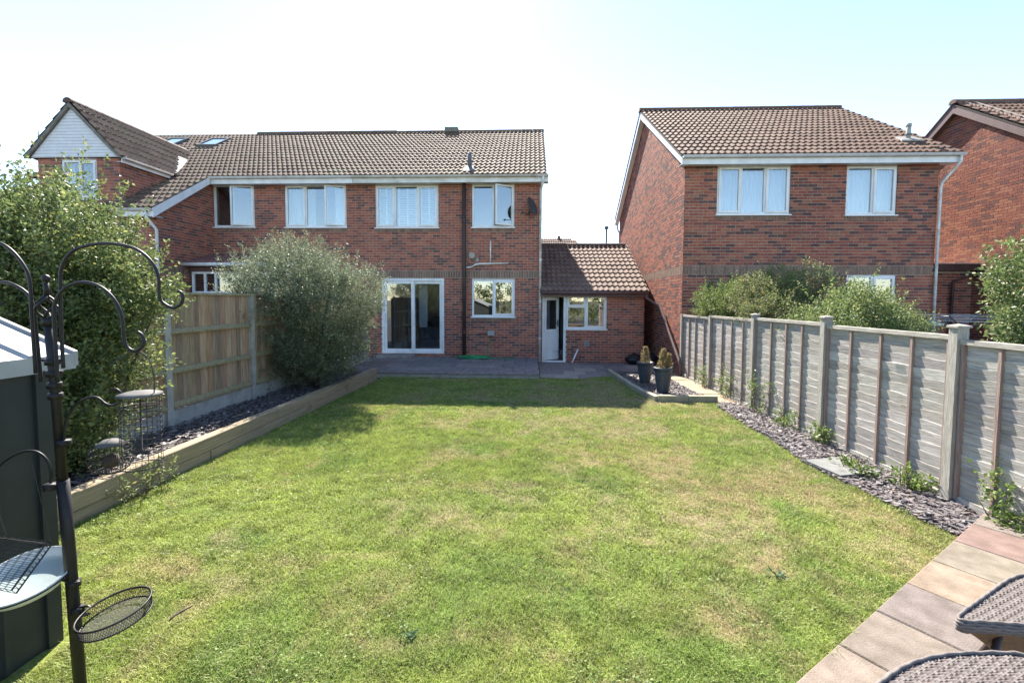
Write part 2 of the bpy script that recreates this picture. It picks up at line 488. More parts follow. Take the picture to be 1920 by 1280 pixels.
def ridge_tiles(roof, a, b, pal, r=0.12, step=0.42, name='ridge_tile'):
    a = Vector(a); b = Vector(b); d = (b - a); n = max(1, int(d.length / step)); t = d.normalized()
    side = t.cross(Vector((0, 0, 1))).normalized(); up = side.cross(t)
    for i in range(n):
        mb = MB(); mb.cur = pick(pal)
        p0 = a + d * (i / n); p1 = a + d * ((i + 1) / n) - t * 0.008
        ring = lambda p, rr: [p + side * (math.cos(x) * rr) + up * (math.sin(x) * rr * 0.85) for x in np.linspace(-0.2, math.pi + 0.2, 9)]
        A = ring(p0, r); Bq = ring(p1, r * 0.97); 
        mb.add(A + Bq, [(k, k + 1, k + 10, k + 9) for k in range(8)] + [tuple(range(9)), tuple(range(17, 8, -1))])
        mb.build(name, M['tile'], roof)

# ------------------------------------------------------------------ windows
def window(house, O, U, N, u0, u1, v0, v1, lights, glassm='glass', fill=None, name='window', sill=True, room=True, roomm='room', label=None, fw=0.055, depth=2.6, framem='upvc'):
    """lights: (fraction_from, fraction_to, kind, open_deg, transom_fraction)  kind 'fixed' or 'sash'"""
    F = frame(O, U, N); n0, n1 = -0.085, -0.015
    mb = MB(); W = u1 - u0; Hh = v1 - v0
    mb.box(u0, u1, n0, n1, v1 - fw, v1, F); mb.box(u0, u1, n0, n1, v0, v0 + fw, F)
    mb.box(u0, u0 + fw, n0, n1, v0 + fw, v1 - fw, F); mb.box(u1 - fw, u1, n0, n1, v0 + fw, v1 - fw, F)
    for l in lights[1:]:
        x = u0 + l[0] * W; mb.box(x - fw / 2, x + fw / 2, n0, n1, v0 + fw, v1 - fw, F)
    win = mb.build(name, M[framem], house, label)
    for l in lights:
        a = u0 + l[0] * W + (fw if l[0] == 0 else fw / 2); b = u0 + l[1] * W - (fw if l[1] == 1 else fw / 2)
        c, d = v0 + fw, v1 - fw
        tf = l[4] if len(l) > 4 else None
        cells = [(c, d)]
        if tf:
            t = c + (d - c) * tf; tm = MB(); tm.box(a, b, n0, n1 - 0.002, t - 0.025, t + 0.025, F); tm.build('transom', M[framem], win)
            cells = [(c, t - 0.025), (t + 0.025, d)]
        for ci, (c, d) in enumerate(cells):
            if l[2] == 'sash' or (tf and ci == 1):
                s = 0.05; T = F
                if len(l) > 3 and l[3]:
                    piv = F @ Vector((b, -0.02, 0)); T = Matrix.Translation(piv) @ Matrix.Rotation(rad(l[3]), 4, 'Z') @ Matrix.Translation(-piv) @ F
                sm = MB(); q0, q1 = -0.05, 0.012
                a2, b2, c2, d2 = a - 0.012, b + 0.012, c - 0.012, d + 0.012
                sm.box(a2, b2, q0, q1, d2 - s, d2, T); sm.box(a2, b2, q0, q1, c2, c2 + s, T)
                sm.box(a2, a2 + s, q0, q1, c2 + s, d2 - s, T); sm.box(b2 - s, b2, q0, q1, c2 + s, d2 - s, T)
                sa = sm.build('sash', M[framem], win)
                g = MB(); g.box(a2 + s - 0.005, b2 - s + 0.005, -0.022, -0.016, c2 + s - 0.005, d2 - s + 0.005, T); g.build('pane', M[glassm], win)
                hm = MB(); hm.box(a2 + 0.015, a2 + 0.035, -0.08, -0.05, (c2 + d2) / 2 - 0.06, (c2 + d2) / 2 + 0.05, T); hm.build('handle', M[framem], win)
            else:
                g = MB(); g.box(a - 0.005, b + 0.005, -0.05, -0.044, c - 0.005, d + 0.005, F); g.build('pane', M[glassm], win)
    if sill:
        sm = MB(); sm.box(u0 - 0.03, u1 + 0.03, -0.05, 0.045, v0 - 0.028, v0 - 0.002, F); sm.build('sill', M['sill'], win)
    if room:
        rm = MB(); e = 0.5; P = lambda u, n, v: F @ Vector((u, n, v))
        a, b, c, d, k = u0 - e, u1 + e, v0 - 0.7, v1 + 0.15, -depth
        rm.quad(P(a, k, c), P(b, k, c), P(b, k, d), P(a, k, d))
        rm.quad(P(a, -0.26, c), P(a, k, c), P(a, k, d), P(a, -0.26, d)); rm.quad(P(b, -0.26, c), P(b, k, c), P(b, k, d), P(b, -0.26, d))
        rm.quad(P(a, -0.26, c), P(b, -0.26, c), P(b, k, c), P(a, k, c)); rm.quad(P(a, -0.26, d), P(b, -0.26, d), P(b, k, d), P(a, k, d))
        rm.build('room', M[roomm], win)
    if fill == 'curtain' or fill == 'half_curtain' or fill == 'sides':
        spans = {'curtain': [(0.0, 1.0)], 'half_curtain': [(0.0, 0.45), (0.78, 1.0)], 'sides': [(0, 0.18), (0.82, 1.0)]}[fill]
        for s0, s1 in spans:
            cm = MB(); cm.smooth = True; nn = int((s1 - s0) * W / 0.012); vs = []
            for i in range(nn + 1):
                u = u0 + W * (s0 + (s1 - s0) * i / nn); n = -0.19 + 0.022 * math.sin(i * 0.62) + 0.01 * math.sin(i * 0.23 + 1)
                vs += [F @ Vector((u, n, v0 + 0.02)), F @ Vector((u, n, v1 - 0.06))]
            cm.add(vs, [(2 * i, 2 * i + 2, 2 * i + 3, 2 * i + 1) for i in range(nn)]); cm.build('curtain', M['curtain'], win)
    if fill == 'shutter':
        for l in lights:
            a = u0 + l[0] * W + 0.06; b = u0 + l[1] * W - 0.06; mid = (a + b) / 2
            fm = MB()
            for x in (a, mid - 0.02, b - 0.04): fm.box(x, x + 0.04, -0.17, -0.145, v0 + 0.06, v1 - 0.06, F)
            fm.build('shutter_frame', M['shutter'], win)
            v = v0 + 0.08; lm = MB()
            while v < v1 - 0.12:
                T = F @ Matrix.Translation((0, -0.157, v)) @ Matrix.Rotation(rad(-38), 4, 'X')
                lm.box(a + 0.04, b - 0.04, -0.03, 0.03, -0.004, 0.004, T); v += 0.052
            lm.build('louvres', M['shutter'], win, kind='stuff')
    return win

def gutter_run(house, a, b, material, fascia_h=0.2, soffit=0.3, inward=(0, 1, 0), rise=0.0, down=None):
    """fascia board, soffit and half round gutter along the eaves from a to b (top of gutter)"""
    a = Vector(a); b = Vector(b); i = Vector(inward); t = (b - a).normalized()
    mb = MB(); p = [a + i * 0.06 + Vector((0, 0, 0.0)), b + i * 0.06]
    mb.prism([p[0], p[0] + i * 0.022, p[0] + i * 0.022 - Vector((0, 0, fascia_h)), p[0] - Vector((0, 0, fascia_h))], p[1] - p[0])
    fa = mb.build('fascia', M[material], house)
    sm = MB(); z = Vector((0, 0, -fascia_h + 0.02))
    sm.prism([p[0] + i * 0.024 + z, p[0] + i * (0.022 + soffit) + z, p[0] + i * (0.022 + soffit) + z + Vector((0, 0, 0.012)), p[0] + i * 0.024 + z + Vector((0, 0, 0.012))], p[1] - p[0])
    sm.build('soffit', M[material], house)
    gm = MB(); gm.smooth = True; r = 0.056; up = Vector((0, 0, 1)); vs = []
    n = 9
    for q in (a, b):
        for rr in (r, r - 0.006):
            vs += [q + i * (rr * math.cos(x)) + up * (rr * math.sin(x) * 1.05 - 0.005) for x in np.linspace(math.pi, 2 * math.pi, n)]
    fs = []
    for k in range(n - 1):
        fs += [(k, k + 1, 2 * n + k + 1, 2 * n + k), (n + k, n + k + 1, 3 * n + k + 1, 3 * n + k)]
    fs += [(0, n, 3 * n, 2 * n), (n - 1, 2 * n - 1, 4 * n - 1, 3 * n - 1), tuple(range(n)), tuple(range(2 * n, 3 * n))]
    gm.add(vs, fs); gu = gm.build('gutter', M[material], house)
    L = (b - a).length; k = 0.5
    while k < L:
        q = a + t * k; bm = MB()
        bm.tube([q + i * (0.062 * math.cos(x)) + up * (0.062 * math.sin(x) * 1.05 - 0.005) for x in np.linspace(math.pi, 2 * math.pi, 7)], 0.007, 5)
        bm.build('bracket', M[material], gu); k += 1.0
    return fa

# ================================================================== SETTING
# ground sheet far beyond the gardens
mb = MB(); 
mb.poly([(-1500, -1500, -0.75), (1500, -1500, -0.75), (1500, 1500, -0.75), (-1500, 1500, -0.75)])
g = mb.build('ground', mat('ground_far', (0.12, 0.13, 0.06), (0.16, 0.13, 0.08), 0.95, 0.3)); g['kind'] = 'structure'

LAWN = [(-2.3, -2.9), (-2.3, 2.18), (-3.5, 2.2), (-3.5, 10.2), (-3.5, 10.56), (0.2, 10.56), (0.2, 10.72), (1.95, 10.75), (2.06, 10.0), (2.13, 8.9), (2.25, 8.17), (3.3, 8.14), (3.19, 7.75), (3.11, 6.6), (3.08, 5.5), (3.0, 5.0), (3.05, 4.5), (3.11, 4.1), (3.15, 3.8), (3.18, 3.55), (3.2, 3.42), (1.2, 2.0), (-0.36, 0.9), (1.25, -1.35), (1.25, -2.9)]
GREEN = np.array((0.25, 0.315, 0.075)); DEEP = np.array((0.22, 0.3, 0.07)); STRAW = np.array((0.42, 0.345, 0.2)); OCHRE = np.array((0.38, 0.28, 0.13)); LIME = np.array((0.3, 0.36, 0.085))
def lawn_colour(x, y):
    """patches of the lawn itself: green, deep green, scorched straw"""
    x0, y0 = x, y
    x = x0 + 0.35 * (vnoise(x0, y0, 2.1, 15) - 0.5) + 0.12 * (vnoise(x0, y0, 7.0, 16) - 0.5); y = y0 + 0.5 * (vnoise(x0, y0, 2.1, 17) - 0.5) + 0.12 * (vnoise(x0, y0, 7.0, 18) - 0.5)
    big = vnoise(x, y, 0.6, 1) * 0.5 + vnoise(x, y, 1.5, 2) * 0.5
    mid = vnoise(x, y, 3.1, 3) * 0.45 + vnoise(x, y, 6.7, 4) * 0.3 + vnoise(x, y, 15.0, 6) * 0.25
    stripe = 0.10 * np.sin(x0 * 5.2 + 0.4)
    dry = big * 0.45 + mid * 0.55 + stripe * 0.4 + 0.03 * np.clip(x0 + 0.5, -3, 3)
    d = np.clip((dry - 0.45) / 0.25, 0, 1) * np.clip(0.25 + 1.1 * vnoise(x0, y0, 18.0, 19), 0, 1)
    g = np.clip((vnoise(x, y, 3.4, 7) - 0.30 - 0.05 * x0) / 0.4, 0, 1)
    col = GREEN * (1 - g)[:, None] + LIME * g[:, None]
    dd = np.clip((vnoise(x, y, 1.9, 9) - 0.62) / 0.2, 0, 1)[:, None]
    col = col * (1 - dd) + DEEP * dd
    st = np.where((vnoise(x, y, 1.1, 12) > 0.55)[:, None], STRAW, STRAW * 0.6 + OCHRE * 0.4)
    return col * (1 - d[:, None] * 0.9) + st * d[:, None] * 0.9, d

nx, ny = 170, 290
gx, gy = np.meshgrid(np.linspace(-3.55, 3.9, nx), np.linspace(-3.0, 13.7, ny))
X = gx.ravel(); Y = gy.ravel()
Z = gz(Y) + 0.012 * (vnoise(X, Y, 1.5, 5) - 0.5) - 0.012
cl, dr = lawn_colour(X, Y)
V = np.stack([X, Y, Z], 1)
idx = np.arange(nx * ny).reshape(ny, nx)
Fq = np.stack([idx[:-1, :-1].ravel(), idx[:-1, 1:].ravel(), idx[1:, 1:].ravel(), idx[1:, :-1].ravel()], 1)
lawn = link('lawn', np_mesh('lawn', V, Fq, M['grass_sheet'], cl * 0.62, True)); lawn['kind'] = 'structure'

# surrounding gardens at the same level
for nm, (x0, x1, y0, y1) in dict(left=(-30, -3.56, -12, 13.4), right=(3.92, 30, -12, 30), near=(-3.55, 3.9, -12, -3.0), back=(-30, 3.9, 13.75, 60)).items():
    mb = MB(); mb.quad((x0, y0, gz(y0) - 0.03), (x1, y0, gz(y0) - 0.03), (x1, y1, gz(y1) - 0.03), (x0, y1, gz(y1) - 0.03))
    o = mb.build('terrain', M['soil']); o['kind'] = 'structure'

# grass blades
def grass_blades(n, ylo, yhi, power, seg):
    t = rng.random(n)
    if power:
        e = 1 - power; yy = (ylo ** e + t * (yhi ** e - ylo ** e)) ** (1 / e)
    else:
        yy = ylo + t * (yhi - ylo)
    xx = rng.uniform(-3.5, 3.3, n)
    k = in_poly(xx, yy, LAWN) & ((np.abs(xx) < yy * 1.25 + 0.8) | (yy < 1.9)); xx = xx[k]; yy = yy[k]; n = len(xx)
    c, d = lawn_colour(xx, yy)
    keep = rng.random(n) > d * 0.25
    xx, yy, c, d = xx[keep], yy[keep], c[keep], d[keep]; n = len(xx)
    xx = xx + rng.normal(0, 0.012, n); yy = yy + rng.normal(0, 0.012, n)
    a = rng.uniform(0, 2 * np.pi, n)
    tuft = vnoise(xx, yy, 9.0, 21)
    h = rng.uniform(0.010, 0.029, n) * (1.1 - 0.45 * d) * (0.45 + 1.15 * tuft); lean = rng.uniform(0.3, 1.5, n) * h
    w = 0.0013 * np.where(yy < 1.85, 2.0, np.maximum(1.2, yy / 1.9)) * rng.uniform(0.7, 1.3, n)
    c = c * rng.uniform(0.6, 1.4, n)[:, None] * (0.75 + 0.5 * vnoise(xx, yy, 13.0, 23))[:, None]
    dead = rng.random(n) < 0.12 + 0.35 * d
    c[dead] = c[dead] * 0.35 + STRAW * 0.65 * rng.uniform(0.7, 1.15, dead.sum())[:, None]
    z = gz(yy) - 0.012 + 0.012 * (vnoise(xx, yy, 1.5, 5) - 0.5)
    b = rng.uniform(0, 2 * np.pi, n)
    wx, wy = np.cos(b) * w, np.sin(b) * w; lx, ly = np.cos(a) * lean, np.sin(a) * lean
    if seg == 2:
        P = np.stack([np.stack([xx - wx, yy - wy, z], 1), np.stack([xx + wx, yy + wy, z], 1),
                      np.stack([xx + lx * 0.35 + wx * 0.8, yy + ly * 0.35 + wy * 0.8, z + h * 0.65], 1), np.stack([xx + lx * 0.35 - wx * 0.8, yy + ly * 0.35 - wy * 0.8, z + h * 0.65], 1),
                      np.stack([xx + lx, yy + ly, z + h * 0.95], 1)], 1)
        base = np.arange(n)[:, None] * 5
        Ft = np.concatenate([base + np.array([[0, 1, 2]]), base + np.array([[0, 2, 3]]), base + np.array([[3, 2, 4]])])
        return P.reshape(-1, 3), Ft, np.repeat(c, 5, 0)
    P = np.stack([np.stack([xx - wx, yy - wy, z], 1), np.stack([xx + wx, yy + wy, z], 1), np.stack([xx + lx, yy + ly, z + h], 1)], 1)
    return P.reshape(-1, 3), np.arange(n * 3).reshape(-1, 3), np.repeat(c, 3, 0)
A = grass_blades(330000, 1.75, 4.4, 1.6, 2)
B_ = grass_blades(380000, 4.2, 10.6, 1.4, 1)
def clover(n):
    x = rng.uniform(-3.4, 3.1, n); y = 1.9 + rng.random(n) ** 1.6 * 6.0
    k = in_poly(x, y, LAWN) & (vnoise(x, y, 2.3, 51) * 0.6 + vnoise(x, y, 8.0, 52) * 0.4 > 0.62); x = x[k]; y = y[k]; n = len(x)
    z = gz(y) + rng.uniform(0.004, 0.016, n); r = rng.uniform(0.004, 0.008, n); t = rng.uniform(0, 6.28, n); tl = rng.normal(0, 0.35, (n, 2))
    P = []
    for q in range(4):
        ax = np.cos(t + q * np.pi / 2) * r; ay = np.sin(t + q * np.pi / 2) * r; P.append(np.stack([x + ax, y + ay, z + tl[:, 0] * ax + tl[:, 1] * ay], 1))
    P = np.stack(P, 1).reshape(-1, 3); b = np.arange(n)[:, None] * 4
    c = np.repeat(np.array((0.135, 0.2, 0.045)) * rng.uniform(0.6, 1.3, n)[:, None], 4, 0)
    return P, np.concatenate([b + np.array([[0, 1, 2]]), b + np.array([[0, 2, 3]])]), c
N_ = grass_blades(210000, -2.8, 1.85, 0, 1)
B_ = (np.concatenate([B_[0], N_[0]]), np.concatenate([B_[1], N_[1] + len(B_[0])]), np.concatenate([B_[2], N_[2]]))
K_ = clover(26000); B_ = (np.concatenate([B_[0], K_[0]]), np.concatenate([B_[1], K_[1] + len(B_[0])]), np.concatenate([B_[2], K_[2]]))
me = np_mesh('grass', np.concatenate([A[0], B_[0]]), np.concatenate([A[1], B_[1] + len(A[0])]), M['grass'], np.concatenate([A[2], B_[2]]))
o = link('grass', me); tag(o, 'short sunlit lawn grass with scorched straw patches', 'grass', kind='stuff')

# ---- paving
PAL_SLAB_DIM = [(0.235, 0.205, 0.2), (0.265, 0.215, 0.2), (0.215, 0.2, 0.2), (0.25, 0.22, 0.205), (0.28, 0.25, 0.235)]
def slab(parent, O, U, V2, w, l, thick, col, gap=0.008, jit=0.003):
    O = Vector(O); U = Vector(U); V2 = Vector(V2); up = Vector((0, 0, 1))
    O = O + up * random.uniform(-jit, jit)
    mb = MB(); mb.cur = col
    b = 0.006
    a = [O + U * x + V2 * y for x, y in ((gap / 2, gap / 2), (w - gap / 2, gap / 2), (w - gap / 2, l - gap / 2), (gap / 2, l - gap / 2))]
    i = [O + U * x + V2 * y for x, y in ((gap / 2 + b, gap / 2 + b), (w - gap / 2 - b, gap / 2 + b), (w - gap / 2 - b, l - gap / 2 - b), (gap / 2 + b, l - gap / 2 - b))]
    vs = [p - up * thick for p in a] + [p - up * b for p in a] + i
    fs = [(k, (k + 1) % 4, (k + 1) % 4 + 4, k + 4) for k in range(4)] + [(k + 4, (k + 1) % 4 + 4, (k + 1) % 4 + 8, k + 8) for k in range(4)] + [(8, 9, 10, 11)]
    mb.add(vs, fs)
    return mb.build('slab', M['slab'], parent)

# raised patio against the house
PT = 0.03
mb = MB(); mb.box(-5.15, 0.19, 10.6, 13.47, -0.16, PT - 0.045)
patio = mb.build('patio', M['concrete']); patio['kind'] = 'structure'; patio['label'] = 'raised slab patio in the shade of the house'
x = -4.8
rows = [(10.56, 0.33), (10.89, 0.6), (11.49, 0.6), (12.09, 0.6), (12.69, 0.78)]
for j, (y0, l) in enumerate(rows):
    x = -5.1 + (0.3 if j % 2 else 0)
    while x < 0.16:
        w = min(0.62, 0.19 - x)
        if w > 0.1: slab(patio, (x, y0, PT + 0.004 * (y0 - 10.5)), (1, 0, 0), (0, 1, 0), w, l, 0.04, random.choice(PAL_SLAB_DIM))
        x += 0.62
# lower paving by the garage
mb = MB(); mb.box(0.2, 3.68, 10.73, 13.58, -0.3, -0.135)
pv = mb.build('paving', M['soil']); pv['kind'] = 'structure'; pv['label'] = 'lower slab paving in front of the garage door'
for j in range(5):
    x = 0.21 + (0.28 if j % 2 else 0) - 0.28
    y0 = 10.74 + j * 0.57
    while x < 3.6:
        a = max(x, 0.21); w = min(x + 0.6, 3.66) - a
        inside_bed = y0 < 11.7 and a + w > 1.9
        if inside_bed: w = min(w, 1.95 - a)
        if w > 0.08: slab(pv, (a, y0, -0.095), (1, 0, 0), (0, 1, 0), w, min(0.57, 13.58 - y0), 0.04, random.choice(PAL_SLAB_DIM) if random.random() < .7 else (0.36, 0.31, 0.26))
        x += 0.6
# sandy strip between the pot bed and the fence
mb = MB(); mb.box(3.2, 3.68, 7.75, 11.7, -0.2, -0.1)
st = mb.build('path', M['soil']); st['kind'] = 'structure'; st['label'] = 'narrow buff slab strip beside the fence'
y0 = 7.72
while y0 < 11.6:
    slab(st, (3.22 - (0.0 if y0 > 8.3 else -0.1), y0, gz(y0) + 0.008), (1, 0, 0), (0, 1, -0.012), 0.45 if y0 > 8.3 else 0.35, 0.56, 0.035, random.choice([(0.3, 0.24, 0.17), (0.33, 0.265, 0.19), (0.28, 0.23, 0.17)])); y0 += 0.565
# foreground terrace, laid at an angle
ang = math.atan2(0.579, 0.815); tu = Vector((math.cos(ang), math.sin(ang), 0)); tv = Vector((math.sin(ang), -math.cos(ang), 0))
t0 = Vector((1.196, 2.015, 0)) - tu * 1.01
PAL_TERR = [(0.235, 0.193, 0.155), (0.25, 0.205, 0.162), (0.215, 0.18, 0.148), (0.195, 0.158, 0.141), (0.208, 0.165, 0.145)]
cseq = [1, 3, 0, 0, 2, 0, 4, 0, 1, 3, 0, 2, 0]
seq0 = [0, 4, 0, 2, 3, 1, 0, 4, 2]
mb = MB(); q = [t0 - tu * 1.2, t0 + tu * 4.07, t0 + tu * 4.07 + tv * 2.8, t0 - tu * 1.2 + tv * 2.8]
mb.prism([Vector((p.x, p.y, -0.045)) for p in q], (0, 0, 0.02)) 
terr = mb.build('terrace', M['soil']); terr['kind'] = 'structure'; terr['label'] = 'buff and pink slab terrace in the near corner'
for j in range(6):
    for i in range(-2, 9):
        O = t0 + tu * (0.46 * i + 0.06) + tv * (0.46 * j)
        if O.x > 3.62: continue
        c = PAL_TERR[seq0[i]] if j == 0 and 0 <= i < 9 else random.choice(PAL_TERR)
        c = tuple(a * random.uniform(0.93, 1.06) for a in c)
        slab(terr, (O.x, O.y, 0.03), tu, tv, 0.46, 0.46, 0.06, c, gap=0.007)

# ---- slate beds
def chips(name, polys, n, zf, label, size=(0.02, 0.05)):
    Vs = []; Fs = []; Cs = []; k = 0
    xs = np.concatenate([np.array(p)[:, 0] for p in polys]); ys = np.concatenate([np.array(p)[:, 1] for p in polys])
    px = rng.uniform(xs.min(), xs.max(), n * 3); py = rng.uniform(ys.min(), ys.max(), n * 3)
    ok = np.zeros(len(px), bool)
    for p in polys: ok |= in_poly(px, py, p)
    px = px[ok][:n]; py = py[ok][:n]
    for x, y in zip(px, py):
        s = random.uniform(*size) * random.uniform(0.7, 1.3); m = 6
        aa = np.sort(rng.uniform(0, 2 * np.pi, m)); r = s * rng.uniform(0.6, 1.0, m)
        e = rng.uniform(0.3, 0.75); th = rng.uniform(0.003, 0.009); rot = rng.uniform(0, np.pi)
        X0 = np.cos(aa) * r; Y0 = np.sin(aa) * r * e
        tx, ty = rng.normal(0, 0.16, 2)
        Xr = X0 * np.cos(rot) - Y0 * np.sin(rot); Yr = X0 * np.sin(rot) + Y0 * np.cos(rot)
        zz = tx * Xr + ty * Yr; z = zf(x, y) + rng.uniform(0.0, 0.018)
        top = np.stack([x + Xr, y + Yr, z + zz + th], 1); bot = np.stack([x + Xr, y + Yr, z + zz], 1)
        Vs.append(np.concatenate([top, bot])); 
        F = [(0, i, i + 1) for i in range(1, m - 1)]
        for i in range(m): j = (i + 1) % m; F += [(i, i + m, j + m), (i, j + m, j)]
        Fs.append(np.array(F) + k); k += 2 * m
        c = np.array(random.choice([(0.125, 0.112, 0.118), (0.16, 0.142, 0.148), (0.1, 0.09, 0.096), (0.175, 0.15, 0.148), (0.145, 0.112, 0.116), (0.2, 0.185, 0.182), (0.19, 0.145, 0.13)])) * random.uniform(0.8, 1.2)
        Cs.append(np.tile(c, (2 * m, 1)))
    me = np_mesh(name, np.concatenate(Vs), np.concatenate(Fs), M['slate'], np.concatenate(Cs))
    return tag(link(name, me), label, 'slate chips', kind='stuff')

BORDER = [(3.2, 3.40), (3.66, 3.74), (3.72, 4.1), (3.72, 8.0), (3.3, 8.1), (3.17, 7.75), (3.08, 6.6), (3.05, 5.5), (2.97, 5.0), (3.02, 4.5), (3.08, 4.1), (3.12, 3.8), (3.15, 3.55)]
mb = MB(); mb.poly([(x, y, gz(y) - 0.004) for x, y in BORDER]); o = mb.build('border_soil', M['soil']); o['kind'] = 'structure'
chips('slate_border', [BORDER, [(3.72, 3.3), (4.0, 3.3), (4.0, 3.8), (3.75, 3.8)]], 5200, lambda x, y: gz(y), 'purple grey slate chips bordering lawn below the grey fence')

LBED = [(-4.55, 2.35), (-3.6, 2.35), (-3.6, 9.95), (-4.55, 10.4)]
mb = MB(); mb.poly([(x, y, 0.12 + gz(y) * 0.5) for x, y in LBED]); o = mb.build('bed_soil', M['soil']); o['kind'] = 'structure'
chips('slate_bed', [LBED], 4600, lambda x, y: 0.125 + gz(y) * 0.5 + 0.03 * float(vnoise(np.array([x]), np.array([y]), 1.5, 30)[0]), 'dark slate chips in the raised bed behind timber sleepers', (0.02, 0.05))

PBED = [(2.03, 11.72), (2.1, 10.0), (2.18, 8.9), (2.3, 8.27), (3.2, 8.25), (3.2, 11.55)]
mb = MB(); mb.poly([(x, y, gz(y) + 0.02) for x, y in PBED]); o = mb.build('bed_soil', M['soil']); o['kind'] = 'structure'
chips('slate_bed', [PBED], 3200, lambda x, y: gz(y) + 0.025, 'pale grey slate chips in the kerbed bed under the pots', (0.022, 0.045))

# kerb of the pot bed
kb = thing('kerb_edging', (2.2, 8.2, gz(8.2)), 'weathered buff kerb edging curving round the pot bed', 'edging')
kp = [(1.99, 11.75), (2.02, 11.0), (2.06, 10.2), (2.10, 9.4), (2.16, 8.75), (2.27, 8.21)]
for (xa, ya), (xb, yb) in zip(kp[:-1], kp[1:]):
    d = Vector((xb - xa, yb - ya, 0)); L = d.length; d.normalize(); F = frame((xa, ya, gz(ya)), d, (d.y, -d.x, 0))
    mb = MB(); mb.box(0.004, L - 0.004, -0.05, 0.05, -0.05, 0.085, F); mb.build('kerb_stone', M['kerb'], kb)
for xa, xb in ((2.28, 2.8), (2.81, 3.32)):
    mb = MB(); mb.box(xa, xb, 8.17, 8.27, gz(8.2) - 0.05, gz(8.2) + 0.1); mb.build('kerb_stone', M['kerb'], kb)

# ================================================================== OUR HOUSE (brick semi with patio doors)
FY = 13.5; Z0 = -0.155
def rect(x0, x1, z0, z1, ox): return (x0 - ox, x1 - ox, z0 - Z0, z1 - Z0)
OX = -5.2
house = thing('brick_house', (-2.5, 13.5, 0.0), 'red brick house with sliding patio doors, brown soil pipe and open upper window', 'house')
ops = [rect(-4.50, -2.62, 0.135, 2.37, OX), rect(-1.78, -0.506, 1.25, 2.352, OX), rect(-4.66, -2.775, 3.88, 5.13, OX), rect(-1.775, -0.53, 3.885, 5.13, OX)]
BAND = 34 * 0.075
brick_wall(house, (OX, FY, Z0), (1, 0, 0), (0, -1, 0), 0.225 - OX, 5.42, ops, [BAND], PAL_A, 300)
# gable end wall, facing the garage
ridgeY, ridgeZ, eaveY, eaveZ = 17.6, 8.1, 13.2, 5.33
slope = (ridgeZ - eaveZ) / (ridgeY - eaveY)
gfun = lambda v: (max(0, (v + Z0 - 5.3) / slope - 0.2), 8.2 - max(0, (v + Z0 - 5.3) / slope - 0.2))
brick_wall(house, (0.225, FY, Z0), (0, 1, 0), (1, 0, 0), 8.2, 5.5, [], [BAND], PAL_A, 0, name='gable_wall', gable=gfun)
# windows
hO = (0, FY, 0); hU = (1, 0, 0); hN = (0, -1, 0)
window(house, hO, hU, hN, -4.66, -2.775, 3.88, 5.13, [(0, .31, 'sash', 0), (.31, .67, 'fixed'), (.67, 1, 'sash', 0)], fill='shutter', label='upper window with white louvred shutters behind the glass')
window(house, hO, hU, hN, -1.775, -0.53, 3.885, 5.13, [(0, .5, 'fixed'), (.5, 1, 'sash', 27)], label='upper window with its frosted casement swung open')
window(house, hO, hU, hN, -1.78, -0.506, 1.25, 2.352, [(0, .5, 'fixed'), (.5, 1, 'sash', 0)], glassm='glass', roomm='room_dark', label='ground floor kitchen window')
# header sills
for a, b, z in ((-4.66, -2.775, 3.85), (-1.775, -0.53, 3.855), (-1.78, -0.506, 1.22)):
    mb = MB(); x = a - 0.02
    while x < b + 0.02:
        mb.cur = pick(PAL_BAND); mb.box(x + 0.003, min(x + 0.072, b + 0.03), FY - 0.012, FY + 0.02, z - 0.105, z - 0.004); x += 0.075
    mb.build('brick_sill', M['brick'], house)
# sliding patio doors
F = frame((0, FY, 0), hU, hN); mb = MB(); u0, u1, v0, v1 = -4.50, -2.62, 0.135, 2.37
mb.box(u0, u1, -0.1, 0.0, v1 - 0.06, v1, F); mb.box(u0, u1, -0.1, 0.012, v0, v0 + 0.05, F); mb.box(u0, u0 + 0.06, -0.1, 0, v0 + .05, v1 - .06, F); mb.box(u1 - 0.06, u1, -0.1, 0, v0 + .05, v1 - .06, F)
pd = mb.build('patio_door', M['upvc'], house, 'white sliding patio door with two tall panes')
for (a, b, n) in ((u0 + .06, -3.53, -0.03), (-3.60, u1 - .06, -0.075)):
    lm = MB(); s = 0.085
    lm.box(a, b, n - .035, n + .01, v1 - .06 - s, v1 - .062, F); lm.box(a, b, n - .035, n + .01, v0 + .052, v0 + .052 + s, F)
    lm.box(a, a + s, n - .035, n + .01, v0 + .052 + s, v1 - .06 - s, F); lm.box(b - s, b, n - .035, n + .01, v0 + .052 + s, v1 - .06 - s, F)
    lm.build('sliding_leaf', M['upvc'], pd)
    gm = MB(); gm.box(a + s - .004, b - s + .004, n - .015, n - .009, v0 + s + .04, v1 - .05 - s, F); gm.build('pane', M['glass_dark'], pd)
hm = MB(); hm.box(u0 + .075, u0 + .1, -0.02, 0.03, 1.1, 1.35, F); hm.build('handle', M['upvc'], pd)
rm = MB(); P = lambda u, n, v: F @ Vector((u, n, v)); a, b, c, d, k = -5.1, 0.1, 0.1, 2.5, -4.2
rm.quad(P(a, k, c), P(b, k, c), P(b, k, d), P(a, k, d)); rm.quad(P(a, -.26, c), P(a, k, c), P(a, k, d), P(a, -.26, d)); rm.quad(P(-2.2, -.26, c), P(-2.2, k, c), P(-2.2, k, d), P(-2.2, -.26, d))
rm.quad(P(a, -.26, c), P(b, -.26, c), P(b, k, c), P(a, k, c)); rm.quad(P(a, -.26, d), P(b, -.26, d), P(b, k, d), P(a, k, d)); rm.build('room', M['room'], house)
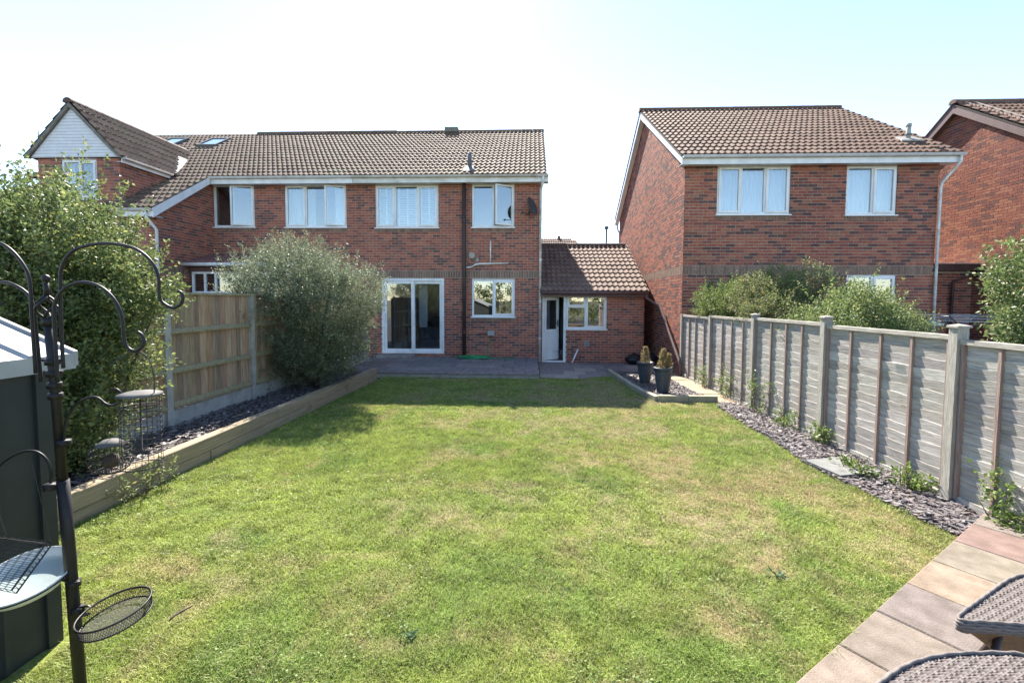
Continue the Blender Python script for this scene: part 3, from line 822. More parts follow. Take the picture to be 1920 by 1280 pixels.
# furniture shapes just inside the doors
fm = MB(); fm.box(-3.5, -2.75, -2.2, -1.2, 0.1, 0.85, F); fm.box(-3.5, -2.75, -2.4, -2.15, 0.1, 1.15, F); fm.box(-3.62, -3.48, -2.3, -1.2, 0.1, 1.0, F); fm.build('sofa', mat('sofa', (0.16, 0.16, 0.19), rough=0.9), house)
fm = MB(); fm.box(-4.3, -3.75, -1.9, -1.2, 0.82, 0.86, F)
for u, n in ((-4.28, -1.88), (-4.28, -1.24), (-3.79, -1.88), (-3.79, -1.24)): fm.box(u, u + .05, n, n + .05, 0.1, 0.82, F)
fm.build('table', mat('table_wood', (0.2, 0.14, 0.1), rough=0.6), house)
fm = MB(); fm.box(-3.47, -3.22, -0.45, -0.42, 0.9, 2.3, F); fm.build('door_curtain', M['curtain'], house)
mb = MB(); mb.cur = (0.3, 0.27, 0.25); mb.box(-4.55, -3.5, 13.1, 13.49, 0.04, 0.115); mb.build('door_step', M['slab'], house)
# roof
V_SL = Vector((0, 1, slope)).normalized(); Lr = math.hypot(ridgeY - eaveY, ridgeZ - eaveZ)
roof = sheet('roof', [(OX, eaveY, eaveZ), (0.40, eaveY, eaveZ), (0.40, ridgeY, ridgeZ), (OX, ridgeY, ridgeZ)], M['underlay'], house)
tiled_roof(house, (OX, eaveY - 0.03, eaveZ - 0.01), (1, 0, 0), V_SL, 0.40 - OX, Lr, PAL_T1, singles=300, extra_parent=roof)
sheet('roof_far_side', [(0.40, ridgeY, ridgeZ), (OX, ridgeY, ridgeZ), (OX, 22.0, eaveZ), (0.40, 22.0, eaveZ)], M['far_tile'], house)
ridge_tiles(roof, (OX, ridgeY, ridgeZ + 0.0), (0.42, ridgeY, ridgeZ + 0.0), PAL_T1)
mb = MB(); mb.box(-3.34, -2.84, 17.45, 17.75, 8.1, 8.27); mb.build('ridge_vent', M['stone_cap'], roof)
# verge board, gutter
gutter_run(house, (OX, eaveY - 0.07, eaveZ - 0.015), (0.45, eaveY - 0.07, eaveZ - 0.015), 'upvc_dirty')
mb = MB(); mb.prism([(0.36, eaveY, eaveZ - 0.02), (0.36, ridgeY, ridgeZ - 0.02), (0.36, 22.0, eaveZ - 0.02), (0.36, 22.0, eaveZ - 0.2), (0.36, ridgeY, ridgeZ - 0.22), (0.36, eaveY, eaveZ - 0.2)], (0.022, 0, 0)); mb.build('bargeboard', M['upvc'], house)
# pipes on the wall
mb = MB(); mb.smooth = True; mb.tube([(-2.0, FY - 0.09, 0.05), (-2.0, FY - 0.09, 5.2)], 0.055, 12)
sp = mb.build('soil_pipe', M['brown_plastic'], house, 'dark brown soil pipe')
for z in (0.75, 2.66, 4.0):
    mb = MB(); mb.tube([(-2.0, FY - 0.09, z), (-2.0, FY - 0.09, z + 0.09)], 0.068, 12); mb.build('pipe_collar', M['brown_plastic'], sp)
mb = MB(); mb.smooth = True; mb.tube([(-1.88, 13.75, 5.6), (-1.88, 13.75, 6.1)], 0.06, 12); mb.build('vent_pipe', M['lead'], roof)
mb = MB(); mb.prism([(-2.04, 13.3, 5.45), (-1.72, 13.3, 5.45), (-1.76, 13.75, 5.735), (-2.0, 13.75, 5.735)], (0, -0.012, 0.02)); mb.build('lead_flashing', M['lead'], roof)
mb = MB(); mb.smooth = True; mb.tube([(-1.225, FY - 0.04, 3.48), (-1.225, FY - 0.04, 2.83)], 0.022, 8); mb.tube([(-0.7, FY - 0.04, 2.83), (-1.55, FY - 0.04, 2.81), (-1.66, FY - 0.05, 2.79), (-1.8, FY - 0.06, 2.71), (-2.06, FY - 0.09, 2.69)], 0.024, 8)
mb.build('waste_pipe', M['upvc_dirty'], house)
dpm = MB(); dpm.smooth = True; dpm.tube([(0.30, eaveY - 0.07, 5.27), (0.30, eaveY - 0.07, 5.12), (0.24, FY - 0.06, 4.95), (0.24, FY - 0.06, -0.09)], 0.036, 10)
dp = dpm.build('downpipe', M['upvc_dirty'], house)
for z in (0.6, 1.7, 2.9, 4.1):
    mb = MB(); mb.tube([(0.24, FY - 0.06, z), (0.24, FY - 0.06, z + 0.05)], 0.044, 10); mb.build('pipe_clip', M['upvc_dirty'], dp)
for (x, z, s) in ((-1.78, 3.06, 0.09), (-1.62, 2.92, 0.05)):
    mb = MB(); mb.lathe([(0, 0.05), (s, 0.05), (s * 1.1, 0)], (x, FY - 0.005, z), 14, Matrix.Rotation(rad(90), 3, 'X')); mb.build('wall_vent', M['concrete'], house)
mb = MB(); mb.box(-1.82, -1.73, FY - 0.03, FY, 2.9, 2.95); mb.box(0.04, 0.12, FY - 0.06, FY, 2.11, 2.19); mb.box(-0.15, -0.09, FY - 0.04, FY, 1.98, 2.1); mb.build('wall_fitting', M['lead'], house)

# hose tap, hose, satellite dish on the wall
tp = thing('garden_tap', (-1.19, FY - 0.05, 0.75), 'grey insulated garden tap box on brick wall below kitchen window', 'tap')
mb = MB(); mb.box(-1.30, -1.10, FY - 0.13, FY - 0.005, 0.70, 0.84); mb.build('tap_cover', M['shed_roof'], tp)
mb = MB(); mb.smooth = True; mb.tube([(-1.3, FY - 0.05, 0.75), (-1.62, FY - 0.03, 0.74)], 0.014, 6); mb.tube([(-1.2, FY - 0.07, 0.70), (-1.2, FY - 0.07, 0.63)], 0.016, 6); mb.build('tap_pipe', M['lead'], tp)
pts = [(-1.2, FY - 0.07, 0.63), (-1.21, FY - 0.08, 0.5), (-1.28, FY - 0.1, 0.3), (-1.36, FY - 0.14, 0.12), (-1.42, FY - 0.22, 0.056)]
for i in range(150):
    a = i * 0.42; r = 0.42 + 0.08 * math.sin(i * 0.37) + 0.03 * math.sin(i * 1.3)
    pts.append((-1.55 - 0.12 + r * 1.15 * math.cos(a) * (0.8 + 0.2 * math.sin(i * .11)), 13.12 + r * 0.42 * math.sin(a), 0.056 + 0.012 * (i % 14) / 3 + 0.01 * abs(math.sin(i * .5))))
pts += [(-1.2, 13.0, 0.06), (-0.9, 13.15, 0.056), (-0.5, 13.05, 0.056)]
mb = MB(); mb.smooth = True; mb.tube(pts, 0.0085, 6); tag(mb.build('garden_hose', M['hose']), 'tangled green garden hose lying on patio below the tap', 'hose')
sd = thing('satellite_dish', (-0.06, FY, 4.35), 'dark oval satellite dish on house corner beside open window', 'satellite dish')
mb = MB(); mb.smooth = True; R3 = Matrix.Rotation(rad(62), 3, 'Z') @ Matrix.Rotation(rad(72), 3, 'X')
mb.lathe([(0.001, 0.0), (0.1, 0.006), (0.2, 0.028), (0.27, 0.055), (0.265, 0.06), (0.2, 0.036), (0.001, 0.008)], (-0.05, FY - 0.28, 4.42), 24, R3); mb.build('reflector', M['dish'], sd)
mb = MB(); mb.tube([(-0.1, FY, 4.25), (-0.1, FY - 0.2, 4.25), (-0.07, FY - 0.26, 4.38)], 0.016, 6); mb.build('wall_bracket', M['dish'], sd)
mb = MB(); mb.tube([(-0.06, FY - 0.28, 4.2), (-0.28, FY - 0.52, 4.2)], 0.012, 6); mb.lathe([(0, -.04), (.03, -.04), (.03, .04), (0, .04)], (-0.29, FY - 0.53, 4.2), 8, R3); mb.build('receiver_arm', M['dish'], sd)

# ================================================================== LEFT NEIGHBOUR
nb = thing('neighbour_house', (-9.65, 13.0, 0.0), 'neighbouring brick house with white clad gable, roof lights and open casements', 'house')
NX = -9.65
ops = [(-7.415 - NX, -5.54 - NX, 3.9 - Z0, 5.16 - Z0), (-9.61 - NX, -8.35 - NX, 3.91 - Z0, 5.17 - Z0)]
brick_wall(nb, (NX, FY, Z0), (1, 0, 0), (0, -1, 0), OX - NX, 5.44, ops, [BAND], PAL_A, 300)
window(nb, hO, hU, hN, -7.415, -5.54, 3.9, 5.16, [(0, .34, 'sash', 0), (.34, .66, 'fixed'), (.66, 1, 'sash', 13)], fill='half_curtain', label='upper window with net curtains and its last casement ajar')
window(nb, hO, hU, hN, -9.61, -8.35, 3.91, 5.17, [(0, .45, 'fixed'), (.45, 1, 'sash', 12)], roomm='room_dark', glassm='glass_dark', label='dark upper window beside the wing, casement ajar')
for a, b, z in ((-7.415, -5.54, 3.87), (-9.61, -8.35, 3.88)):
    mb = MB(); x = a - 0.02
    while x < b + 0.02:
        mb.cur = pick(PAL_BAND); mb.box(x + 0.003, min(x + 0.072, b + 0.03), FY - 0.012, FY + 0.02, z - 0.105, z - 0.004); x += 0.075
    mb.build('brick_sill', M['brick'], nb)
# projecting wing: side wall under the catslide roof, and front wall
WY = 11.4
wtop = lambda v: (max(0.0, (v + Z0 - (eaveZ + slope * (WY - eaveY) - 0.12)) / slope), FY - WY)
brick_wall(nb, (NX, WY, Z0), (0, 1, 0), (1, 0, 0), FY - WY, 4.1, [], [BAND], PAL_A, 0, name='wing_side_wall', gable=lambda v: wtop(v) if v + Z0 < 5.3 else (1, 1))
ops = [(1.9, 2.84, 4.29 - Z0, 5.27 - Z0)]
brick_wall(nb, (-14.0, WY, Z0), (1, 0, 0), (0, -1, 0), -9.65 + 14.0, 4.12 - Z0, [], [BAND], PAL_A, 0, name='wing_front_wall')
brick_wall(nb, (-12.75, WY, 4.12), (1, 0, 0), (0, -1, 0), 2.2, 1.2, [(0.63, 1.58, 0.17, 1.17)], [], PAL_A, 0, name='dormer_front_wall')
brick_wall(nb, (-10.55, WY, 4.12), (0, 1, 0), (1, 0, 0), 2.0, 1.2, [], [], PAL_A, 0, name='dormer_side_wall')
window(nb, (0, WY, 0), hU, hN, -12.12, -11.17, 4.29, 5.29, [(0, .5, 'fixed'), (.5, 1, 'sash', 0)], glassm='glass', fill='sides', label='gable window half hidden by the shrub')
# main roof of the neighbour
RX0 = -15.2
roofn = sheet('roof', [(RX0, eaveY, eaveZ), (OX, eaveY, eaveZ), (OX, ridgeY, ridgeZ), (RX0, ridgeY, ridgeZ)], M['underlay'], nb)
gx_r, gz_r, gslope = -11.72, 6.67, 1.30 / 1.2
def not_dormer(u, w):
    x = RX0 + u; y = eaveY + w * V_SL.y; z = eaveZ + w * V_SL.z
    zd = gz_r - gslope * abs(x - gx_r)
    if z < zd - 0.05 and y < 15.1: return False
    for sx, sy in ((-11.95, 16.45), (-13.6, 16.55)):
        if abs(x - sx - 0.35) < 0.42 and abs(y - sy) < 0.36: return False
    return True
tiled_roof(nb, (RX0, eaveY - 0.03, eaveZ - 0.01), (1, 0, 0), V_SL, OX - RX0, Lr, PAL_T1, inside=not_dormer, singles=170, extra_parent=roofn)
CW0 = -14.2; CE = (11.1, eaveZ + slope * (11.1 - eaveY)); Lc = (eaveY - 0.03 - CE[0]) / V_SL.y
cat = sheet('catslide_roof', [(CW0, CE[0], CE[1]), (-9.45, CE[0], CE[1]), (-9.45, eaveY, eaveZ), (CW0, eaveY, eaveZ)], M['underlay'], nb)
def not_dormer2(u, w):
    x = CW0 + u; y = CE[0] + w * V_SL.y; z = CE[1] + w * V_SL.z
    return not (-12.75 < x < -10.6 and y > 11.25) and not (z < gz_r - gslope * abs(x - gx_r) - 0.05 and abs(x - gx_r) < 1.17)
tiled_roof(nb, (CW0, CE[0] - 0.03, CE[1] - 0.01), (1, 0, 0), V_SL, -9.45 - CW0, Lc, PAL_T1, inside=not_dormer2, singles=60, extra_parent=cat)
sheet('roof_far_side', [(OX, ridgeY, ridgeZ), (RX0, ridgeY, ridgeZ), (RX0, 22.0, eaveZ), (OX, 22.0, eaveZ)], M['far_tile'], nb)
ridge_tiles(roofn, (-10.64, ridgeY, ridgeZ + 0.02), (OX, ridgeY, ridgeZ + 0.02), PAL_T1)
ridge_tiles(roofn, (RX0, ridgeY, ridgeZ - 0.06), (-10.64, ridgeY, ridgeZ - 0.06), PAL_T1)
gutter_run(nb, (-9.6, eaveY - 0.07, eaveZ - 0.015), (OX - 0.02, eaveY - 0.07, eaveZ - 0.015), 'upvc')
gutter_run(nb, (-10.5, CE[0] - 0.07, CE[1] - 0.015), (-9.47, CE[0] - 0.07, CE[1] - 0.015), 'upvc')
# barge board of the catslide
mb = MB(); mb.prism([(-9.47, CE[0] - 0.02, CE[1] + 0.0), (-9.47, eaveY - 0.05, eaveZ - 0.02), (-9.47, eaveY - 0.05, eaveZ - 0.22), (-9.47, CE[0] - 0.02, CE[1] - 0.24)], (0.025, 0, 0)); mb.build('bargeboard', M['upvc'], nb)
mb = MB(); mb.prism([(-9.66, CE[0] + 0.0, CE[1] - 0.21), (-9.66, eaveY, eaveZ - 0.2), (-9.47, eaveY, eaveZ - 0.2), (-9.47, CE[0], CE[1] - 0.21)], (0, 0, 0.015)); mb.build('soffit', M['upvc'], nb)
# gable over the wing
gl, gr, ge = -12.93, -10.44, 5.36
dsl = sheet('gable_roof', [(gr, WY - 0.12, ge), (gr, 13.3, ge), (gx_r, 15.2, gz_r), (gx_r, WY - 0.12, gz_r)], M['underlay'], nb)
WdR = Vector((-1, 0, gslope)).normalized(); Lg = math.hypot(gr - gx_r, gz_r - ge)
def above_main(O, U, Wd):
    def f(u, w):
        p = Vector(O) + Vector(U) * u + Vector(Wd) * w
        return p.z > eaveZ + slope * (p.y - eaveY) - 0.1
    return f
tiled_roof(nb, (gr + 0.03, WY - 0.15, ge - 0.03), (0, 1, 0), WdR, 4.0, Lg, PAL_T1, inside=above_main((gr, WY - 0.15, ge), (0, 1, 0), WdR), singles=70, extra_parent=dsl)
dsl2 = sheet('gable_roof', [(gx_r, WY - 0.12, gz_r), (gx_r, 15.2, gz_r), (gl, 13.3, ge), (gl, WY - 0.12, ge)], M['underlay'], nb)
WdL = Vector((1, 0, gslope)).normalized()
tiled_roof(nb, (gl - 0.03, WY + 3.85, ge - 0.03), (0, -1, 0), WdL, 4.0, Lg, PAL_T1, singles=0, extra_parent=dsl2)
ridge_tiles(dsl, (gx_r, WY - 0.17, gz_r + 0.02), (gx_r, 15.15, gz_r + 0.02), PAL_T1)
mb = MB(); mb.prism([(gl + .05, WY - 0.06, ge - 0.02), (gr - .05, WY - 0.06, ge - 0.02), (gx_r, WY - 0.06, gz_r - 0.06)], (0, 0.03, 0)); gab = mb.build('gable', M['cladding'], nb, 'white boarded gable')
z = ge
while z < gz_r - 0.15:
    h = (gz_r - 0.05 - z) / gslope - 0.05; h2 = (gz_r - 0.05 - z - 0.072) / gslope - 0.05
    if h2 > 0.03:
        mb = MB(); mb.prism([(gx_r - h, WY - 0.075, z), (gx_r + h, WY - 0.075, z), (gx_r + h2, WY - 0.068, z + 0.072), (gx_r - h2, WY - 0.068, z + 0.072)], (0, 0.02, 0)); mb.build('cladding_board', M['cladding'], gab)
    z += 0.078
for s, xe in ((1, gr), (-1, gl)):
    mb = MB(); mb.prism([(gx_r, WY - 0.14, gz_r + 0.02), (xe + 0.06 * s, WY - 0.14, ge - 0.06), (xe - 0.03 * s, WY - 0.14, ge - 0.06), (gx_r, WY - 0.14, gz_r - 0.10)], (0, 0.05, 0)); mb.build('verge', M['stone_cap'], nb)
gutter_run(nb, (gr + 0.05, WY - 0.05, ge - 0.02), (gr + 0.05, 12.9, ge - 0.02), 'upvc', 0.14, 0.12, (-1, 0, 0))
mb = MB(); mb.prism([(-10.62, 13.05, 5.42), (-10.4, 13.05, 5.33), (-11.0, 14.3, 6.12), (-11.2, 14.2, 6.2)], (0, -0.01, 0.05)); mb.build('valley_flashing', mat('flashing', (0.62, 0.58, 0.52), (0.45, 0.42, 0.38), 0.8, 8), nb)
# roof lights
for sx, sy in ((-11.95, 16.45), (-13.6, 16.55)):
    O = Vector((sx, sy - 0.42, eaveZ + slope * (sy - 0.42 - eaveY))) ; Nn = Vector((1, 0, 0)).cross(V_SL)
    m4 = Matrix((Vector((1, 0, 0)), V_SL, Nn)).transposed().to_4x4(); m4.translation = O
    mb = MB(); w, l = 0.72, 0.98
    mb.box(0, w, 0, 0.07, 0, 0.12, m4); mb.box(0, w, l - 0.07, l, 0, 0.12, m4); mb.box(0, 0.06, 0.07, l - 0.07, 0, 0.12, m4); mb.box(w - 0.06, w, 0.07, l - 0.07, 0, 0.12, m4)
    sk = mb.build('roof_light', M['lead'], nb)
    mb = MB(); mb.box(0.05, w - 0.05, 0.06, l - 0.06, 0.085, 0.095, m4); mb.build('pane', M['roof_glass'], sk)
# wing downpipe
mb = MB(); mb.smooth = True; mb.tube([(-9.62, CE[0] - 0.07, CE[1] - 0.06), (-9.62, CE[0] - 0.07, CE[1] - 0.2), (-9.6, WY - 0.06, CE[1] - 0.5), (-9.6, WY - 0.06, 0)], 0.036, 8); mb.build('downpipe', M['upvc'], nb)
# lean-to in the corner of the wing
lt = sheet('lean_to_roof', [(-9.6, 12.25, 2.74), (-6.4, 12.25, 2.74), (-6.4, 13.48, 3.1), (-9.6, 13.48, 3.1)], M['underlay'], nb)
tiled_roof(nb, (-9.6, 12.2, 2.72), (1, 0, 0), Vector((0, 1.23, 0.36)).normalized(), 3.2, 1.3, [((0.22, 0.11, 0.1), 2), ((0.18, 0.09, 0.085), 2)], singles=40, extra_parent=lt)
mb = MB(); mb.smooth = True; mb.tube([(-9.62, 12.16, 2.69), (-6.4, 12.16, 2.69)], 0.05, 8); mb.build('gutter', M['upvc'], nb)
mb = MB(); mb.box(-9.6, -6.4, 12.42, 12.5, -0.1, 1.9); mb.box(-9.6, -6.4, 12.42, 12.5, 2.5, 2.7); mb.build('lean_to_wall', M['brown_board'], nb)
window(nb, (0, 12.42, 0), hU, hN, -9.55, -6.45, 1.9, 2.5, [(0, .12, 'fixed'), (.12, .22, 'fixed'), (.22, .6, 'fixed'), (.6, 1, 'fixed')], glassm='glass_dark', room=False, sill=True, label='lean-to window row showing over the fence')
mb = MB(); mb.box(-9.6, -6.4, 13.3, 13.34, 0, 2.9); mb.build('lean_to_back', M['room_dark'], nb)

# ================================================================== GARAGE
gar = thing('garage', (1.8, 13.6, -0.1), 'low brick garage with tiled roof and half glazed white door, between the houses', 'garage')
GY = 13.6; GZ = -0.13
ops = [(0.315 - 0.26, 1.02 - 0.26, 0.02, 1.905 - GZ), (1.025 - 0.26, 2.22 - 0.26, 0.898 - GZ, 1.918 - GZ)]
brick_wall(gar, (0.26, GY, GZ), (1, 0, 0), (0, -1, 0), 3.32 - 0.26, 2.16, ops, [], PAL_A, 300)
brick_wall(gar, (3.32, GY, GZ), (0, 1, 0), (1, 0, 0), 5.0, 2.16, [], [], PAL_A, 0, name='side_wall')
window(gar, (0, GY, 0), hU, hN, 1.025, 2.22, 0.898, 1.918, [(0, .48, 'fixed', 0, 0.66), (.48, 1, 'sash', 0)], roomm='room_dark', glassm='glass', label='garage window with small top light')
# door frame, open half-glazed leaf and dark side panel
F = frame((0, GY, 0), hU, hN); mb = MB(); a, b, c, d = 0.315, 1.02, -0.11, 1.905
mb.box(a, b, -0.1, -0.02, d - 0.06, d, F); mb.box(a, a + 0.05, -0.1, -0.02, c, d - .06, F); mb.box(b - 0.07, b, -0.1, -0.02, c, d - .06, F); mb.box(a, b, -0.1, 0.0, c, c + 0.05, F)
gd = mb.build('door_frame', M['upvc'], gar)
piv = F @ Vector((a + 0.05, -0.05, 0)); T = Matrix.Translation(piv) @ Matrix.Rotation(rad(38), 4, 'Z') @ Matrix.Translation(-piv) @ F
lm = MB(); a2, b2, c2, d2 = a + .05, b - .08, c + .06, d - .07; s = 0.085
lm.box(a2, b2, -.07, -.03, d2 - s, d2, T); lm.box(a2, b2, -.07, -.03, c2, c2 + 0.12, T); lm.box(a2, a2 + s, -.07, -.03, c2 + .12, d2 - s, T); lm.box(b2 - s, b2, -.07, -.03, c2 + .12, d2 - s, T)
lm.box(a2 + s, b2 - s, -.07, -.03, 0.78, 0.87, T); lm.box(a2 + s, b2 - s, -.06, -.04, c2 + .12, .78, T)
dl = lm.build('door', M['upvc'], gar, 'white half glazed back door standing ajar')
gm = MB(); gm.box(a2 + s - .003, b2 - s + .003, -.053, -.047, .87, d2 - s, T); gm.build('pane', M['glass_dark'], dl)
hm = MB(); hm.box(b2 - .07, b2 - .03, -.03, -.015, .95, 1.15, T); hm.box(b2 - .16, b2 - .05, -.015, .005, 1.04, 1.06, T); hm.build('handle', M['lead'], dl)
rm = MB(); rm.quad(P(.2, -2.6, -.2), P(1.2, -2.6, -.2), P(1.2, -2.6, 2.1), P(.2, -2.6, 2.1)); P2 = lambda u, n, v: F @ Vector((u, n, v))
rm = MB(); rm.quad(P2(.3, -2.6, -.12), P2(1.02, -2.6, -.12), P2(1.02, -2.6, 2.0), P2(.3, -2.6, 2.0)); rm.quad(P2(.3, -.26, -.12), P2(.3, -2.6, -.12), P2(.3, -2.6, 2.0), P2(.3, -.26, 2.0)); rm.quad(P2(.3, -.26, 2.0), P2(1.02, -.26, 2.0), P2(1.02, -2.6, 2.0), P2(.3, -2.6, 2.0)); rm.quad(P2(.3, -.26, -.12), P2(1.02, -.26, -.12), P2(1.02, -2.6, -.12), P2(.3, -2.6, -.12)); rm.build('room', M['room_dark'], gar)
GE = (13.32, 2.0); GR = (16.5, 3.67); gs = (GR[1] - GE[1]) / (GR[0] - GE[0]); gW = Vector((0, 1, gs)).normalized()
gr_ = sheet('roof', [(0.24, GE[0], GE[1]), (3.37, GE[0], GE[1]), (3.37, GR[0], GR[1]), (0.24, GR[0], GR[1])], M['underlay'], gar)
tiled_roof(gar, (0.24, GE[0] - 0.03, GE[1] - 0.0), (1, 0, 0), gW, 3.37 - 0.24, math.hypot(GR[0] - GE[0], GR[1] - GE[1]), PAL_T3, singles=300, extra_parent=gr_)
ridge_tiles(gr_, (0.26, GR[0], GR[1] + 0.02), (3.32, GR[0], GR[1] + 0.02), [((0.14, 0.1, 0.08), 1), ((0.11, 0.08, 0.07), 1)])
sheet('roof_far_side', [(3.37, GR[0], GR[1]), (0.24, GR[0], GR[1]), (0.24, 19.7, 2.0), (3.37, 19.7, 2.0)], M['far_tile'], gar)
mb = MB(); mb.box(0.26, 3.34, 13.34, 13.36, 1.86, 2.0); mb.build('fascia', M['brown_board'], gar)
mb = MB(); mb.box(0.26, 3.33, 13.365, 13.585, 1.93, 1.945); mb.build('soffit', M['brown_board'], gar)
mb = MB(); mb.smooth = True; mb.tube([(0.27, 13.27, 1.97), (3.36, 13.27, 1.97)], 0.05, 8); mb.build('gutter', M['brown_board'], gar)
mb = MB(); mb.prism([(3.345, GE[0], GE[1] - 0.02), (3.345, GR[0], GR[1] - 0.02), (3.345, GR[0], GR[1] - 0.16), (3.345, GE[0], GE[1] - 0.16)], (0.02, 0, 0)); mb.prism([(3.33, GR[0], GR[1] - 0.05), (3.33, GY, 2.1), (3.33, GY, 1.9), (3.33, 19.5, 1.9), (3.33, 19.5, 2.1)], (0.01, 0, 0)); mb.build('bargeboard', M['brown_board'], gar)
mb = MB(); mb.smooth = True; mb.tube([(3.3, 13.27, 1.93), (3.3, 13.3, 1.83), (3.45, 13.2, 1.72), (3.6, 13.05, 1.60), (3.60, 11.2, 0.30), (3.60, 11.12, 0.22), (3.60, 11.12, -0.08)], 0.04, 8); mb.build('rainwater_pipe', M['brown_board'], gar, 'brown pipe slanting down to the fence corner')
mb = MB(); mb.box(1.56, 1.70, GY - 0.03, GY, 0.39, 0.54); vg = mb.build('air_vent', M['shed_roof'], gar)
for k in range(4):
    mb = MB(); mb.box(1.575, 1.685, GY - 0.036, GY - 0.03, 0.41 + k * 0.032, 0.425 + k * 0.032); mb.build('vent_slot', M['lead'], vg)
mb = MB(); mb.smooth = True; mb.tube([(1.2, 13.42, -0.09), (1.38, 13.57, 0.29)], 0.026, 10); tag(mb.build('pipe_offcut', M['upvc']), 'short white pipe leaning on the garage wall below its window', 'pipe')
# black sacks by the corner
for cx, cy, cz, r, sx, lb in ((2.98, 13.25, 0.05, 0.2, 1.3, 'low slumped black refuse sack by the garage wall behind the single conifer pot'), (3.34, 13.1, 0.1, 0.25, 1.0, 'fuller black refuse sack at the garage corner under the slanting pipe')):
    mb = MB(); mb.smooth = True; pr = []; N1 = 14
    for i in range(N1 + 1):
        t = math.pi * i / N1; pr.append((max(0.001, r * math.sin(t) * (1 + 0.12 * math.sin(5 * t))), -math.cos(t) * r * 0.8))
    pr[-1] = (0.02, r * 0.86); pr += [(0.035, r * 1.02), (0.001, r * 1.06)]
    mb.lathe(pr, (cx, cy, cz), 18, Matrix.Diagonal((sx, 1, 1)))
    mb.v = [(x + 0.012 * math.sin(23 * z + 9 * y), y + 0.012 * math.sin(19 * x + 11 * z), max(z, -0.1)) for x, y, z in mb.v]
    tag(mb.build('rubbish_sack', M['bag']), lb, 'sack', 'black sacks by the garage')

# ================================================================== RIGHT HOUSE
rh = thing('detached_house', (6.7, 11.45, 0.0), 'detached brick house with lit side wall and net curtained windows behind fence', 'house')
RY = 11.45; RXa, RXb = 3.715, 9.66; BR = 34 * 0.075
ops = [(a - RXa, b - RXa, c - Z0, d - Z0) for a, b, c, d in ((4.49, 6.23, 3.85, 5.02), (7.54, 8.72, 3.83, 4.99), (7.64, 8.80, 1.3, 2.385))]
brick_wall(rh, (RXa, RY, Z0), (1, 0, 0), (0, -1, 0), RXb - RXa, 5.2, ops, [BR], PAL_B, 300)
r_e, r_ez, r_r, r_rz, r_f = 11.2, 5.2, 15.6, 8.0, 20.0
rs = (r_rz - r_ez) / (r_r - r_e)
rg = lambda v: (max(0, (v + Z0 - 5.05) / rs - 0.25), 8.3 - max(0, (v + Z0 - 5.05) / rs - 0.25))
# side wall is seen from the left: u runs towards the camera
rgl = lambda v: (rg(v)[0], rg(v)[1])
brick_wall(rh, (RXa, RY + 8.3, Z0), (0, -1, 0), (-1, 0, 0), 8.3, 5.2, [], [BR], PAL_B, 0, name='side_wall', gable=rgl)
brick_wall(rh, (RXb, RY, Z0), (0, 1, 0), (1, 0, 0), 8.3, 5.2, [], [], PAL_B, 0, name='far_side_wall', gable=rgl)
rO = (0, RY, 0)
window(rh, rO, hU, hN, 4.49, 6.23, 3.85, 5.02, [(0, .33, 'sash', 0), (.33, .66, 'fixed'), (.66, 1, 'sash', 0)], fill='curtain', label='wide upper window with white net curtains')
window(rh, rO, hU, hN, 7.54, 8.72, 3.83, 4.99, [(0, .53, 'fixed'), (.53, 1, 'sash', 0)], fill='curtain', label='narrow upper window with white net curtains')
window(rh, rO, hU, hN, 7.64, 8.80, 1.3, 2.385, [(0, .53, 'fixed'), (.53, 1, 'sash', 0)], glassm='glass_dark', roomm='room_dark', label='dark ground floor window above the hedge')
for a, b, z in ((4.49, 6.23, 3.82), (7.54, 8.72, 3.80)):
    mb = MB(); x = a - 0.02
    while x < b + 0.02:
        mb.cur = pick(PAL_BAND); mb.box(x + 0.003, min(x + 0.072, b + 0.03), RY - 0.012, RY + 0.02, z - 0.105, z - 0.004); x += 0.075
    mb.build('brick_sill', M['brick'], rh)
rW = Vector((0, 1, rs)).normalized(); Lrr = math.hypot(r_r - r_e, r_rz - r_ez); VA, VB = 3.53, 9.95
roofr = sheet('roof', [(VA, r_e, r_ez), (VB, r_e, r_ez), (VB, r_r, r_rz), (VA, r_r, r_rz)], M['underlay'], rh)
tiled_roof(rh, (VA, r_e - 0.03, r_ez - 0.01), (1, 0, 0), rW, VB - VA, Lrr, PAL_T2, singles=300, extra_parent=roofr)
sheet('roof_far_side', [(VB, r_r, r_rz), (VA, r_r, r_rz), (VA, r_f, r_ez), (VB, r_f, r_ez)], M['far_tile'], rh)
ridge_tiles(roofr, (VA - 0.02, r_r, r_rz + 0.01), (VB + 0.02, r_r, r_rz + 0.01), PAL_T2)
gutter_run(rh, (VA + 0.03, r_e - 0.06, r_ez - 0.01), (VB + 0.02, r_e - 0.06, r_ez - 0.01), 'upvc', 0.2, 0.3)
mb = MB(); mb.prism([(VA + .02, r_e - .02, r_ez - 0.03), (VA + .02, r_r, r_rz - 0.03), (VA + .02, r_f, r_ez - 0.03), (VA + .02, r_f, r_ez - 0.22), (VA + .02, r_r, r_rz - 0.24), (VA + .02, r_e - .02, r_ez - 0.22)], (0.022, 0, 0)); mb.build('bargeboard', M['upvc'], rh)
mb = MB(); mb.prism([(VA + .044, r_e, r_ez - .2), (VA + .044, r_r, r_rz - .2), (VA + .044, r_f, r_ez - .2), (VA + .044, r_f, r_ez - .215), (VA + .044, r_r, r_rz - .215), (VA + .044, r_e, r_ez - .215)], (0.14, 0, 0)); mb.build('soffit', M['upvc'], rh)
